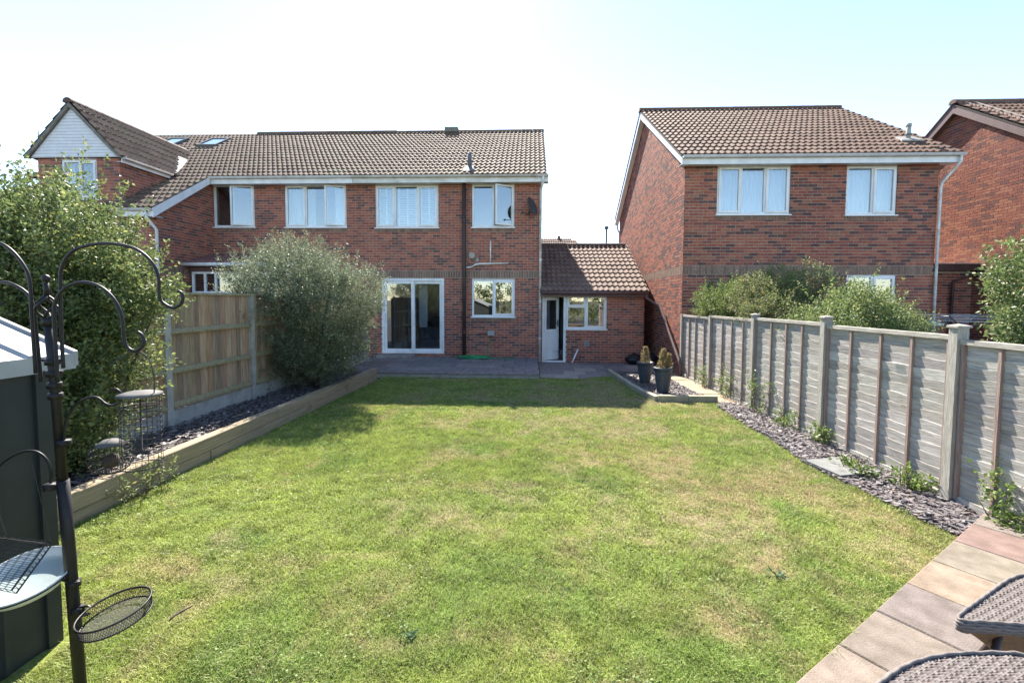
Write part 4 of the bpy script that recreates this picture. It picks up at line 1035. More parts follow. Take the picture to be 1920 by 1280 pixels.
mb = MB(); mb.smooth = True; mb.tube([(VB - 0.06, r_e - 0.06, r_ez - 0.05), (VB - 0.06, r_e - 0.06, r_ez - 0.2), (9.72, RY - 0.05, r_ez - 0.62), (9.68, RY - 0.06, r_ez - 0.75), (9.68, RY - 0.06, 0)], 0.03, 8); mb.build('downpipe', M['upvc_dirty'], rh)
mb = MB(); mb.smooth = True; mb.tube([(3.62, 19.98, 5.15), (3.66, 19.9, 4.8), (3.70, 19.7, 4.6), (3.70, 19.7, 2)], 0.04, 8); mb.build('downpipe', M['upvc'], rh)
fz = r_ez + rs * (12.0 - r_e); fx = 9.35
mb = MB(); mb.smooth = True; mb.tube([(fx, 12.0, fz - 0.05), (fx, 12.0, fz + 0.44)], 0.05, 12); mb.tube([(fx, 12.0, fz + 0.38), (fx, 12.0, fz + 0.46)], 0.06, 12); fl = mb.build('flue', M['concrete'], roofr)
mb = MB(); mb.prism([(fx - .27, 11.85, fz - 0.02), (fx + .27, 11.85, fz - 0.02), (fx + .2, 12.15, fz + .16), (fx - .2, 12.15, fz + .16)], (0, -0.02, 0.035)); mb.build('flue_flashing', M['concrete'], fl)
mb = MB(); mb.tube([(fx, 12.0, fz + 0.17), (fx, 12.0, fz + 0.21)], 0.066, 12); mb.build('flue_band', M['lead'], fl)

# ================================================================== FAR RIGHT HOUSE AND LINK
fh = thing('gabled_house', (12.2, 13.9, 0.0), 'brick house with brown bargeboards at the edge of the view', 'house')
aY, aZ, fs_ = 13.88, 7.40, 0.69
fg = lambda v: (max(0, (v + Z0 - 5.0) / fs_ - 0.2), 6.9 - max(0, (v + Z0 - 5.0) / fs_ - 0.2))
brick_wall(fh, (12.2, aY + 3.45, Z0), (0, -1, 0), (-1, 0, 0), 6.9, 5.15, [], [], [((0.30, 0.105, 0.068), 5), ((0.34, 0.14, 0.085), 4), ((0.24, 0.085, 0.062), 3), ((0.17, 0.075, 0.062), 2)], 300, name='wall', gable=fg)
zE = aZ - fs_ * 3.75
rf = sheet('roof', [(12.0, aY - 3.75, zE), (19.0, aY - 3.75, zE), (19.0, aY, aZ), (12.0, aY, aZ)], M['underlay'], fh)
tiled_roof(fh, (12.0, aY - 3.78, zE), (1, 0, 0), Vector((0, 1, fs_)).normalized(), 7.0, math.hypot(3.75, 3.75 * fs_), PAL_T2, singles=200, extra_parent=rf)
sheet('roof_far_side', [(19.0, aY, aZ), (12.0, aY, aZ), (12.0, aY + 3.75, zE), (19.0, aY + 3.75, zE)], M['far_tile'], fh)
ridge_tiles(rf, (11.98, aY, aZ + 0.02), (19, aY, aZ + 0.02), PAL_T2)
for s in (1, -1):
    mb = MB(); mb.prism([(12.02, aY, aZ - 0.02), (12.02, aY + s * 3.75, zE - 0.02), (12.02, aY + s * 3.75, zE - 0.24), (12.02, aY, aZ - 0.26)], (0.025, 0, 0)); mb.build('bargeboard', M['brown_board'], fh)
    mb = MB(); mb.prism([(12.045, aY, aZ - 0.2), (12.045, aY + s * 3.75, zE - 0.18), (12.045, aY + s * 3.75, zE - 0.2), (12.045, aY, aZ - 0.22)], (0.155, 0, 0)); mb.build('soffit', M['brown_board'], fh)
lk = thing('link_garage', (10.9, 13.0, 0), 'flat roofed brick link with black fascia between the two houses beyond the fence', 'garage')
brick_wall(lk, (9.7, 13.2, Z0), (1, 0, 0), (0, -1, 0), 2.48, 2.75, [], [], PAL_B, 100)
mb = MB(); mb.box(9.69, 12.18, 12.98, 15.0, 2.6, 2.78); mb.build('flat_roof', M['brown_plastic'], lk)
mb = MB(); mb.box(9.69, 12.18, 12.96, 15.0, 2.782, 2.80); mb.build('roof_felt', M['shed_roof'], lk)
mb = MB(); mb.smooth = True; mb.tube([(12.1, 12.9, 2.55), (11.6, 13.1, 2.3), (11.6, 13.12, 0)], 0.035, 8); mb.build('downpipe', M['brown_plastic'], lk)

# distant house and lamp post seen over the garage
dh = thing('distant_house', (1.9, 30, 0), 'distant tiled roof peeping over the garage ridge', 'house')
mb = MB(); mb.prism([(-6, 30, 5.0), (3.3, 30, 5.0), (3.3, 30, 0), (-6, 30, 0)], (0, 6, 0)); mb.build('wall', M['far_tile'], dh)
mb = MB(); mb.prism([(-6, 29.6, 4.6), (3.9, 29.6, 4.6), (2.95, 32, 5.95), (-6, 32, 5.95)], (0, 0.1, -0.05)); rr_ = mb.build('roof', M['far_tile'], dh)
tiled_roof(dh, (-6, 29.55, 4.65), (1, 0, 0), Vector((0, 2.4, 1.35)).normalized(), 9.6, 2.75, PAL_T2, inside=lambda u, w: u < 9.6 - w * 0.3, singles=0, extra_parent=rr_)
mb = MB(); mb.box(1.75, 1.95, 31.9, 32.1, 5.9, 6.2); mb.build('chimney_pot', M['far_tile'], dh)
lp = thing('lamp_post', (4.8, 30, 0), 'slim dark lamp post rising beyond the garage', 'lamp post')
mb = MB(); mb.tube([(4.8, 30, 0), (4.8, 30, 6.4)], 0.06, 8); mb.build('pole', M['lead'], lp)
mb = MB(); mb.lathe([(0.02, 0), (0.13, 0.02), (0.15, 0.12), (0.1, 0.2), (0.02, 0.22)], (4.8, 30, 6.35), 10); mb.build('lamp_head', M['lead'], lp)

# ================================================================== RIGHT FENCE (weathered waney lap)
rf_ = thing('lap_fence', (3.72, 7.6, gz(7.6)), 'weathered grey lap panel fence along the slate border', 'fence')
posts = [2.25, 4.10, 5.88, 7.70, 9.53, 11.30]
batt = [[2.7, 3.22, 3.72], [4.56, 4.956, 5.404], [6.356, 6.746, 7.157], [8.094, 8.539, 8.962], [9.889, 10.396, 10.813]]
tops = [1.43, 1.462, 1.483, 1.455, 1.415]
FXP = 3.72
for i in range(5):
    y0, y1 = posts[i] + 0.05, posts[i + 1] - 0.05; zt = tops[i]; zb = gz((y0 + y1) / 2) + 0.05
    n = 14; h = (zt - 0.05 - zb) / n
    for k in range(n):
        z0 = zb + k * h; mb = MB(); sc = random.uniform(0.74, 1.12)
        base = np.array((0.49, 0.465, 0.435)) * sc * np.array((1, random.uniform(0.97, 1.01), random.uniform(0.94, 1.0)))
        mb.cur = tuple(base)
        m = 14; ph = random.uniform(0, 6); vs = []
        bulge = 0.016 if (i == 1 and k == 10) else 0.0
        for a in range(m + 1):
            y = y0 + (y1 - y0) * a / m
            wob = 0.006 * math.sin(a * 0.9 + ph) + 0.004 * math.sin(a * 2.1 + ph * 2)
            bl = bulge * math.exp(-((y - 4.75) / 0.13) ** 2)
            zl = z0 - 0.014; zu = z0 + h + 0.002 + wob
            pr_ = 0.0035 * math.sin(a * 0.5 + ph); vs += [(FXP - 0.010, y, zl), (FXP - 0.020 - bl + pr_ * 0.6, y, zu), (FXP - 0.004, y, zu), (FXP + 0.004, y, zl)]
        fs = []
        for a in range(m):
            b = a * 4; fs += [(b, b + 4, b + 5, b + 1), (b + 1, b + 5, b + 6, b + 2), (b + 2, b + 6, b + 7, b + 3), (b + 3, b + 7, b + 4, b)]
        mb.add(vs, fs); mb.build('slat', M['grey_slat'], rf_)
    for y in batt[i] + [y0 + 0.02, y1 - 0.02]:
        mb = MB(); mb.box(FXP - 0.042, FXP - 0.012, y - 0.014, y + 0.014, zb - 0.02, zt - 0.05); mb.build('batten', M['batten'], rf_)
    mb = MB(); mb.cur = (0.42, 0.39, 0.34); mb.box(FXP - 0.05, FXP + 0.03, y0, y1, zt - 0.05, zt - 0.03 + 0.02); mb.build('top_rail', M['grey_slat'], rf_)
    mb = MB(); mb.cur = (0.42, 0.40, 0.36); mb.box(FXP - 0.03, FXP + 0.01, y0, y1, zb - 0.06, zb + 0.005); mb.build('bottom_rail', M['grey_slat'], rf_)
for i, y in enumerate(posts):
    w = 0.042; zt = (1.52, 1.52, 1.535, 1.51, 1.44, 1.42)[i]
    mb = MB(); mb.box(FXP - 0.068, FXP + 0.03, y - w, y + w, gz(y) - 0.1, zt); pp = mb.build('post', M['grey_post'], rf_)
    if i < 4:
        mb = MB(); e = 0.013; a, b = FXP - 0.068 - e, FXP + 0.03 + e
        mb.add([(a, y - w - e, zt), (b, y - w - e, zt), (b, y + w + e, zt), (a, y + w + e, zt), (a, y - w - e, zt + .018), (b, y - w - e, zt + .018), (b, y + w + e, zt + .018), (a, y + w + e, zt + .018), ((a + b) / 2, y, zt + .035)],
               [(3, 2, 1, 0), (0, 1, 5, 4), (1, 2, 6, 5), (2, 3, 7, 6), (3, 0, 4, 7), (4, 5, 8), (5, 6, 8), (6, 7, 8), (7, 4, 8)])
        mb.build('post_cap', M['grey_post'], pp)

# ================================================================== LEFT FENCE (feather edge) AND SLEEPER WALL
lf = thing('featheredge_fence', (-4.57, 6.3, 0.1), 'brown vertical board fence on concrete gravel boards behind the raised bed', 'fence')
LX = -4.57; lposts = [2.0, 3.72, 5.44, 7.16, 8.88, 10.6, 12.3]
for i in range(6):
    y0, y1 = lposts[i] + 0.05, lposts[i + 1] - 0.05; n = 15
    w = (y1 - y0) / n
    for k in range(n):
        ya = y0 + k * w; c = random.choice([(0.40, 0.275, 0.175), (0.36, 0.245, 0.158), (0.43, 0.31, 0.205), (0.29, 0.2, 0.135), (0.38, 0.25, 0.15)])
        mb = MB(); mb.cur = tuple(a * random.uniform(0.92, 1.06) for a in c)
        tl = random.uniform(-0.004, 0.004)
        mb.prism([(LX + 0.006, ya - 0.012, 0.33), (LX + 0.024 + tl, ya + w, 0.33), (LX + 0.012 + tl, ya + w, 0.33), (LX - 0.002, ya - 0.012, 0.33)], (0, 0, 1.47 + random.uniform(-0.004, 0.004)))
        mb.build('board', M['featherboard'], lf)
    for z in (0.36, 0.80, 1.30):
        mb = MB(); mb.cur = (0.33, 0.28, 0.16); h = 0.045 if z > 0.5 else 0.05
        mb.prism([(LX + 0.02, y0, z), (LX + 0.075, y0, z), (LX + 0.075, y0, z + h * 0.5), (LX + 0.03, y0, z + h + 0.02)], (0, y1 - y0, 0)); mb.build('rail', M['featherboard'], lf)
    mb = MB(); mb.cur = (0.34, 0.3, 0.19); mb.box(LX - 0.02, LX + 0.055, y0, y1, 1.795, 1.825); mb.build('top_rail', M['featherboard'], lf)
    mb = MB(); mb.box(LX - 0.02, LX + 0.03, y0, y1, 0.05, 0.325); mb.build('gravel_board', M['concrete'], lf)
for y in lposts:
    mb = MB(); mb.box(LX - 0.04, LX + 0.065, y - 0.048, y + 0.048, 0.0, 1.79); mb.build('post', M['concrete'], lf)

sw = thing('sleeper_wall', (-3.55, 6.0, 0.0), 'two course timber sleeper retaining wall along the lawn', 'retaining wall')
for course, (zo, h, off) in enumerate(((-0.06, 0.155, 0.0), (0.097, 0.15, -1.1))):
    y = 2.35
    first = True
    while y < 10.05:
        L = 2.4 + (off if first else 0); first = False
        y1 = min(y + L, 10.1); d = random.uniform(-0.008, 0.008)
        x0, x1 = -3.62 + d, -3.50 + d
        zz = lambda q: zo + gz(q) * 0.75
        mb = MB(); b = 0.008
        sec = [(x0 + b, 0), (x1 - b, 0), (x1, b), (x1, h - b), (x1 - b, h), (x0 + b, h), (x0, h - b), (x0, b)]
        A_ = [(sx, y + 0.004, zz(y) + sz) for sx, sz in sec]; B2 = [(sx, y1 - 0.004, zz(y1) + sz) for sx, sz in sec]
        mb.add(A_ + B2, [tuple(range(8)), tuple(range(15, 7, -1))] + [(k, k + 8, (k + 1) % 8 + 8, (k + 1) % 8) for k in range(8)])
        mb.build('sleeper', M['sleeper'], sw); y = y1
    
# ================================================================== PLANTS
def leaf_mesh(name, pos, direc, size, cols, aspect=0.45, material='leaf', fold=0.25, parent=None, kind=None):
    n = len(pos); d = direc / np.linalg.norm(direc, axis=1)[:, None]
    r = rng.normal(size=(n, 3)); s = np.cross(d, r); s /= np.linalg.norm(s, axis=1)[:, None] + 1e-9
    up = np.cross(s, d)
    sz = np.asarray(size)[:, None]
    base = pos; tip = pos + d * sz; mid = pos + d * sz * 0.45 + up * sz * fold * 0.5
    l = mid + s * sz * aspect * 0.5 - up * sz * fold * 0.3; rr = mid - s * sz * aspect * 0.5 - up * sz * fold * 0.3
    P = np.stack([base, l, tip, rr], 1).reshape(-1, 3); b = np.arange(n)[:, None] * 4
    Ft = np.concatenate([b + np.array([[0, 1, 2]]), b + np.array([[0, 2, 3]])])
    me = np_mesh(name, P, Ft, M[material], np.repeat(cols, 4, 0))
    return link(name, me, parent, kind=kind)

def crown_points(blobs, n_clust, per, spread, shoots=0, shoot_len=0.35, inner=0.5):
    """leaf positions in clumps through a set of ellipsoids (centre, radii), with upward shoots breaking the outline"""
    pos = []; dirs = []; shade = []; tips = []
    vol = np.array([b[1][0] * b[1][1] * b[1][2] for b in blobs]) ** 0.67; pr = vol / vol.sum()
    for c in range(n_clust):
        b = blobs[rng.choice(len(blobs), p=pr)]; u = rng.normal(size=3); u /= np.linalg.norm(u)
        rr = inner + (1 - inner) * rng.random() ** 0.5
        rr *= 0.70 + 0.58 * float(vnoise(np.array([u[0] * 2 + b[0][0]]), np.array([u[2] * 2 + u[1]]), 1.6, 40)[0])
        p = np.array(b[0]) + u * np.array(b[1]) * rr; tips.append(p)
        m = int(per * rng.uniform(0.5, 1.5)); tw = u + np.array((0, 0, 0.5)) + rng.normal(size=3) * 0.5; tw /= np.linalg.norm(tw)
        t = rng.uniform(-1, 1, m); q = p + tw * (t * spread * 1.6)[:, None] + rng.normal(size=(m, 3)) * spread * 0.5
        pos.append(q); dirs.append(tw * 0.6 + rng.normal(size=(m, 3)) * 0.8 + u * 0.3); shade.append(np.full(m, rng.uniform(0.0, 1.0)))
    for c in range(shoots):
        b = blobs[rng.choice(len(blobs), p=pr)]; u = rng.normal(size=3); u[2] = abs(u[2]) + 0.35; u /= np.linalg.norm(u)
        p = np.array(b[0]) + u * np.array(b[1]) * 0.92; tw = u * 0.6 + np.array((0, 0, 0.9)) + rng.normal(size=3) * 0.25; tw /= np.linalg.norm(tw)
        L = shoot_len * rng.uniform(0.5, 1.3); m = int(per * 0.7)
        t = rng.random(m); bend = rng.normal(size=3) * 0.15
        q = p + tw * (t * L)[:, None] + bend * ((t ** 2) * L)[:, None] + rng.normal(size=(m, 3)) * spread * 0.16
        pos.append(q); dirs.append(tw * 0.5 + rng.normal(size=(m, 3)) * 0.8); shade.append(np.full(m, rng.uniform(0.5, 1.0)))
    return np.concatenate(pos), np.concatenate(dirs), np.concatenate(shade), tips

def shrub(name, base, blobs, label, cat, n_clust, per, spread, size, pal, shoots=0, shoot_len=0.35, material='leaf', stems=14, flowers=None, group=None, inner=0.5, trunk_r=0.03, aspect=0.45):
    t = thing(name, base, label, cat, group)
    pos, dirs, sh, tips = crown_points(blobs, n_clust, per, spread, shoots, shoot_len, inner)
    k = pos[:, 2] > base[2] + 0.02; pos, dirs, sh = pos[k], dirs[k], sh[k]
    n = len(pos); A = np.array(pal[0]); Bc = np.array(pal[1]); Cc = np.array(pal[2])
    col = A * (1 - sh)[:, None] + Bc * sh[:, None]
    y = rng.random(n) < 0.16; col[y] = Cc
    col *= rng.uniform(0.75, 1.25, n)[:, None]
    leaf_mesh('crown', pos, dirs, rng.uniform(0.5, 1.5, n) * size, col, aspect, material, parent=t)
    mb = MB(); mb.smooth = True; bp = Vector(base)
    for i in range(stems):
        q = Vector(tips[int(rng.integers(len(tips)))]); 
        p0 = bp + Vector((random.uniform(-0.08, 0.08), random.uniform(-0.08, 0.08), -0.03))
        mid = p0.lerp(q, 0.5) + Vector((random.uniform(-0.1, 0.1), random.uniform(-0.1, 0.1), random.uniform(0.0, 0.2)))
        mb.tube([p0, p0.lerp(mid, 0.5), mid, mid.lerp(q, 0.6), q], [trunk_r, trunk_r * 0.75, trunk_r * 0.5, trunk_r * 0.3, trunk_r * 0.12], 5)
    mb.build('trunk', M['bark'], t)
    if flowers:
        fc, nf, fsz = flowers; pick_i = rng.choice(n, nf, replace=False); fp = pos[pick_i]
        out = np.repeat(fp, 6, 0); dd = rng.normal(size=(nf * 6, 3)); dd[:, 2] = np.abs(dd[:, 2]) * 0.5
        leaf_mesh('blossom', out, dd, np.full(nf * 6, fsz), np.repeat(np.array(fc)[rng.integers(len(fc), size=nf)], 6, 0), 0.8, 'petal', parent=t)
    return t

PL1 = ((0.085, 0.12, 0.045), (0.17, 0.215, 0.075), (0.27, 0.28, 0.1))
shrub('leafy_shrub', (-4.25, 4.1, 0.12), [((-4.45, 4.0, 1.95), (0.75, 0.75, 0.8)), ((-4.25, 4.2, 1.25), (0.5, 0.6, 0.8)), ((-4.9, 4.2, 1.7), (0.9, 0.8, 0.9)), ((-4.05, 4.3, 1.8), (0.46, 0.45, 0.4)), ((-4.2, 3.8, 0.6), (0.5, 0.5, 0.5)), ((-5.2, 4.4, 2.35), (0.6, 0.6, 0.55))],
      'tall loose green shrub spilling over fence behind the shed', 'shrub', 2000, 60, 0.08, 0.034, PL1, 170, 0.5, flowers=(((0.5, 0.3, 0.28), (0.5, 0.36, 0.33)), 24, 0.018), stems=30, aspect=0.55, inner=0.4)
PL2 = ((0.085, 0.11, 0.065), (0.18, 0.21, 0.125), (0.27, 0.29, 0.18))
shrub('round_shrub', (-4.1, 8.3, 0.12), [((-4.25, 8.3, 1.45), (1.35, 1.2, 1.2)), ((-4.85, 8.5, 1.95), (1.0, 0.9, 0.85)), ((-3.65, 8.2, 1.7), (0.9, 0.9, 0.75)), ((-3.9, 8.2, 0.75), (0.85, 0.85, 0.55))],
      'big rounded grey green shrub in the raised bed against the house', 'shrub', 2500, 58, 0.08, 0.034, PL2, 120, 0.36, inner=0.4, flowers=(((0.5, 0.08, 0.14), (0.55, 0.14, 0.2)), 26, 0.03), stems=28, aspect=0.4)
PL3 = ((0.095, 0.14, 0.045), (0.19, 0.25, 0.075), (0.29, 0.31, 0.1))
shrub('hedge_shrub', (4.3, 10.2, -0.05), [((4.25, 10.3, 1.7), (0.62, 0.75, 0.55)), ((4.3, 9.6, 1.75), (0.55, 0.7, 0.5))],
      'clipped bright green shrub at the house corner, leaning over the fence end', 'shrub', 800, 60, 0.055, 0.026, PL3, 24, 0.18, inner=0.3, stems=8, aspect=0.5)
shrub('flowering_shrub', (4.6, 8.8, -0.05), [((4.5, 8.8, 1.75), (0.72, 0.7, 0.62)), ((4.9, 8.5, 1.7), (0.8, 0.75, 0.62)), ((4.2, 8.2, 1.5), (0.45, 0.6, 0.35))],
      'yellow flowered shrub above the middle of the grey fence', 'shrub', 1100, 55, 0.07, 0.03, ((0.1, 0.135, 0.05), (0.2, 0.23, 0.085), (0.29, 0.23, 0.13)), 50, 0.28, flowers=(((0.75, 0.45, 0.03), (0.8, 0.52, 0.08)), 40, 0.035), stems=10)
shrub('rose_shrub', (4.9, 7.1, -0.03), [((4.9, 7.2, 1.45), (0.6, 0.6, 0.55)), ((5.3, 7.3, 1.3), (0.6, 0.55, 0.48)), ((4.3, 7.0, 1.35), (0.45, 0.7, 0.3)), ((5.1, 6.6, 1.2), (0.45, 0.45, 0.36))],
      'sprawling light green shrub below the dark ground floor window', 'shrub', 1000, 46, 0.075, 0.034, ((0.1, 0.145, 0.05), (0.2, 0.25, 0.08), (0.3, 0.31, 0.12)), 46, 0.33, stems=10, aspect=0.5)
shrub('glossy_shrub', (4.75, 4.35, 0.0), [((4.72, 4.25, 1.92), (0.56, 0.5, 0.5)), ((5.0, 4.3, 1.5), (0.65, 0.5, 0.55)), ((4.5, 4.15, 1.55), (0.36, 0.4, 0.22)), ((5.05, 4.25, 2.2), (0.35, 0.35, 0.33))],
      'glossy green shrub leaning over the nearest fence panel', 'shrub', 850, 42, 0.07, 0.033, ((0.085, 0.13, 0.045), (0.17, 0.225, 0.075), (0.29, 0.28, 0.14)), 30, 0.3, material='leaf_glossy', stems=12, aspect=0.55)

# weeds at the foot of the fence
wk = ['tall spindly weed at the fence foot by the pot bed', 'leafy weed clump against fence between the two far posts', 'trailing weed climbing the fence at the third post', 'bright low weed under the middle fence panel', 'small yellow green weed at the post base, middle of the border', 'low weed tuft beside the stepping slab', 'leafy weed beside the nearest fence post', 'scrappy climber on the nearest fence panel', 'weed patch under the last panel by the terrace']
ws = [(3.62, 9.7, .34, .28), (3.62, 8.6, .42, .3), (3.60, 7.3, .5, .34), (3.6, 6.55, .16, .26), (3.6, 5.75, .16, .16), (3.35, 4.75, .07, .22), (3.56, 4.35, .13, .2), (3.66, 3.62, .3, .14), (3.68, 3.35, .12, .16)]
for (x, y, h, w), lb in zip(ws, wk):
    shrub('weed', (x, y, gz(y)), [((x, y, gz(y) + h * 0.55), (w * 0.4, w, h * 0.55))], lb, 'weed', 26, 13, 0.05, 0.034, ((0.1, 0.16, 0.04), (0.17, 0.24, 0.06), (0.26, 0.27, 0.12)), 8, h * 0.6, stems=9, group='weeds along the grey fence', trunk_r=0.005, aspect=0.6)
shrub('weed', (-3.42, 3.85, gz(3.85)), [((-3.4, 3.85, 0.12), (0.1, 0.3, 0.12))], 'sprig of weed at the foot of the sleeper wall', 'weed', 24, 12, 0.05, 0.03, PL1, 8, 0.12, stems=8, trunk_r=0.004)
# broad-leaved rosettes in the lawn
for (x, y, lb) in ((-0.62, 2.22, 'blue green thistle rosette in the near lawn'), (1.55, 2.85, 'dark green dock rosette in the lawn near the terrace')):
    t = thing('lawn_weed', (x, y, gz(y)), lb, 'weed'); m = 22
    a = rng.uniform(0, 2 * np.pi, m); d = np.stack([np.cos(a), np.sin(a), rng.uniform(0.15, 0.8, m)], 1)
    leaf_mesh('leaves', np.tile(np.array([[x, y, gz(y)]]), (m, 1)) + rng.normal(size=(m, 3)) * np.array([0.02, 0.02, 0.002]), d, rng.uniform(0.03, 0.06, m), np.array((0.1, 0.17, 0.08)) * rng.uniform(0.7, 1.3, m)[:, None], 0.28, parent=t)
mb = MB(); mb.smooth = True; mb.tube([(-1.9, 2.23, 0.045), (-1.9, 2.27, 0.05), (-1.885, 2.31, 0.048), (-1.865, 2.35, 0.05)], [.004, .007, .007, .004], 6); tag(mb.build('stick', M['bark']), 'short dark stick lying on the lawn by the feeder tray', 'stick')
# stepping slab in the border
ss = thing('stepping_slab', (3.25, 4.85, gz(4.8)), 'pale grey square slab set in the slate border', 'paving slab')
mb = MB(); mb.cur = (0.2, 0.205, 0.2); mb.prism([(2.98, 4.99, gz(4.99) + .005), (3.06, 4.55, gz(4.55) + .005), (3.54, 4.68, gz(4.68) + .005), (3.49, 5.15, gz(5.15) + .005)], (0, 0, 0.03)); mb.build('slab', M['slab'], ss)

# ================================================================== POTS
def pot(x, y, r, h, label):
    z0 = gz(y) + 0.03
    t = thing('plant_pot', (x, y, z0), label, 'plant pot', 'blue grey pots on the slate bed')
    mb = MB(); mb.smooth = True; b = r * 0.62
    prof = [(0.001, 0.0), (b, 0.0)] + [(b + (r - b) * (k / 10) ** 0.9 + 0.004 * (k % 2), h * 0.9 * k / 10) for k in range(1, 11)] + [(r * 1.07, h * 0.91), (r * 1.09, h * 0.97), (r * 1.05, h), (r * 0.93, h), (r * 0.9, h * 0.9), (0.001, h * 0.88)]
    mb.lathe(prof, (x, y, z0), 28); mb.build('pot_body', M['pot'], t)
    mb = MB(); mb.lathe([(0.001, h * 0.9), (r * 0.91, h * 0.9)], (x, y, z0), 20); mb.build('soil', M['soil'], t)
    return t, z0
pt, z0 = pot(2.47, 9.95, 0.165, 0.46, 'blue grey pot with a single straw coloured conifer, nearer the house')
def dry_conifer(t, x, y, z, h, r, n):
    tt = rng.random(n); a = rng.uniform(0, 2 * np.pi, n); rr = r * (1 - tt * 0.75) * rng.random(n) ** 0.5
    p = np.stack([x + np.cos(a) * rr, y + np.sin(a) * rr, z + tt * h], 1); d = np.stack([np.cos(a) * .5, np.sin(a) * .5, np.full(n, 1.0)], 1) + rng.normal(size=(n, 3)) * .25
    leaf_mesh('foliage', p, d, rng.uniform(.04, .085, n), np.array([(0.26, 0.2, 0.1), (0.3, 0.235, 0.13), (0.2, 0.17, 0.085)])[rng.integers(3, size=n)] * rng.uniform(.8, 1.2, n)[:, None], .25, parent=t)
    mb = MB(); mb.tube([(x, y, z - .03), (x, y, z + h * .8)], [.012, .005], 6); mb.build('stem', M['bark'], t)
dry_conifer(pt, 2.47, 9.95, z0 + .42, .34, .11, 520)
pt2, z1 = pot(2.53, 8.8, 0.165, 0.5, 'taller blue grey pot with two straw coloured conifers, nearer the lawn')
dry_conifer(pt2, 2.52, 8.8, z1 + .46, .36, .09, 420); dry_conifer(pt2, 2.62, 8.78, z1 + .46, .27, .07, 330)

# pale hood and airer lines over the fence
mb = MB(); mb.smooth = True; mb.lathe([(0.16, 0.0), (0.15, 0.05), (0.11, 0.09), (0.001, 0.11)], (7.2, 8.5, 1.32), 16); tag(mb.build('barbecue_lid', M['shed_roof']), 'small pale domed lid just showing over the fence', 'lid')
ra = thing('rotary_airer', (6.6, 7.6, 0.0), 'grey washing line arms and cords just above the fence by the glossy shrub', 'clothes airer')
mb = MB(); mb.tube([(6.9, 7.6, 0), (6.9, 7.6, 1.42)], 0.02, 6); mb.build('pole', M['lead'], ra)
for a in (-2.5, -0.9, 0.6, 2.2):
    mb = MB(); mb.tube([(6.9, 7.6, 1.34), (6.9 + .75 * math.cos(a), 7.6 + .75 * math.sin(a), 1.54)], 0.011, 6); mb.build('arm', M['lead'], ra)
mb = MB()
for f in (0.5, 0.72, 0.95):
    mb.tube([(6.9 + .75 * f * math.cos(a), 7.6 + .75 * f * math.sin(a), 1.34 + .2 * f) for a in (-2.5, -0.9, 0.6, 2.2)], 0.003, 4, closed=True)
mb.build('line', M['upvc'], ra)

# ================================================================== SHED
sh = thing('garden_shed', (-3.1, 1.2, 0.0), 'dark green ribbed shed with pale sheet roof at the near edge', 'shed')
mb = MB(); mb.box(-4.0, -2.39, -0.4, 2.12, 0.0, 1.42); mb.prism([(-4.0, -0.4, 1.42), (-2.39, -0.4, 1.42), (-3.195, -0.4, 1.72)], (0, 2.52, 0)); mb.build('wall', M['shed_wall'], sh)
for y in np.arange(-0.33, 2.05, 0.2):
    mb = MB(); mb.prism([(-2.392, y, 0.02), (-2.392, y + 0.035, 0.02), (-2.375, y + 0.026, 0.02), (-2.375, y + 0.009, 0.02)], (0, 0, 1.37)); mb.build('wall_rib', M['shed_wall'], sh)
mb = MB(); mb.box(-2.405, -2.372, 2.06, 2.128, 0.0, 1.41); mb.build('corner_post', M['shed_wall'], sh)
rs_ = 0.42; RT = 1.80; HW = 0.825; XC = -3.195
for s in (1, -1):
    xe = XC + s * HW; ze = RT - HW * rs_
    mb = MB(); mb.prism([(XC, -0.55, RT), (xe, -0.55, ze), (xe, -0.55, ze - 0.02), (XC, -0.55, RT - 0.02)], (0, 2.79, 0)); rfp = mb.build('roof_panel', M['shed_roof'], sh)
    for y in np.arange(-0.4, 2.2, 0.22):
        mb = MB(); mb.prism([(XC, y, RT + .002), (XC, y + .06, RT + .002), (XC, y + .045, RT + .015), (XC, y + .015, RT + .015)], (xe - XC, 0, -HW * rs_)); mb.build('roof_rib', M['shed_roof'], rfp)
    mb = MB(); mb.box(min(xe + s * .004, xe - s * .03), max(xe + s * .004, xe - s * .03), -0.56, 2.25, ze - 0.075, ze + 0.003); mb.build('eaves_trim', M['shed_roof'], sh)
mb = MB()
for s in (1, -1): mb.prism([(XC, 2.242, RT + .015), (XC + s * (HW + .005), 2.242, RT + .015 - HW * rs_), (XC + s * (HW + .005), 2.242, RT - .06 - HW * rs_), (XC, 2.242, RT - .06)], (0, 0.02, 0))
mb.build('gable_trim', M['shed_roof'], sh)

# ================================================================== BIRD FEEDING STATION
BY = 1.72
def at(px, py, dy=0.0):
    """photo pixel to a point on the upright plane of the station (its real distance, about 1.7 m away)"""
    a = (px - 960) / 853.0; b = -(py - 609.2) / 853.0
    d = _F + _R * a + _U * b; t = (BY + dy) / d.y
    return Vector((d.x * t, BY + dy, CAM_H + d.z * t))
def smooth_path(pts, n=8):
    P_ = [Vector(p) for p in pts]; out = []
    for i in range(len(P_) - 1):
        p0 = P_[max(i - 1, 0)]; p1 = P_[i]; p2 = P_[i + 1]; p3 = P_[min(i + 2, len(P_) - 1)]
        for k in range(n):
            t = k / n; out.append(0.5 * ((2 * p1) + (p2 - p0) * t + (2 * p0 - 5 * p1 + 4 * p2 - p3) * t * t + (3 * p1 - p0 - 3 * p2 + p3) * t ** 3))
    return out + [P_[-1]]
base = at(158, 1300); base.z = 0.02
bs = thing('bird_feeding_station', base, 'black metal bird feeding pole with hooked arms standing on the lawn', 'bird feeder pole')
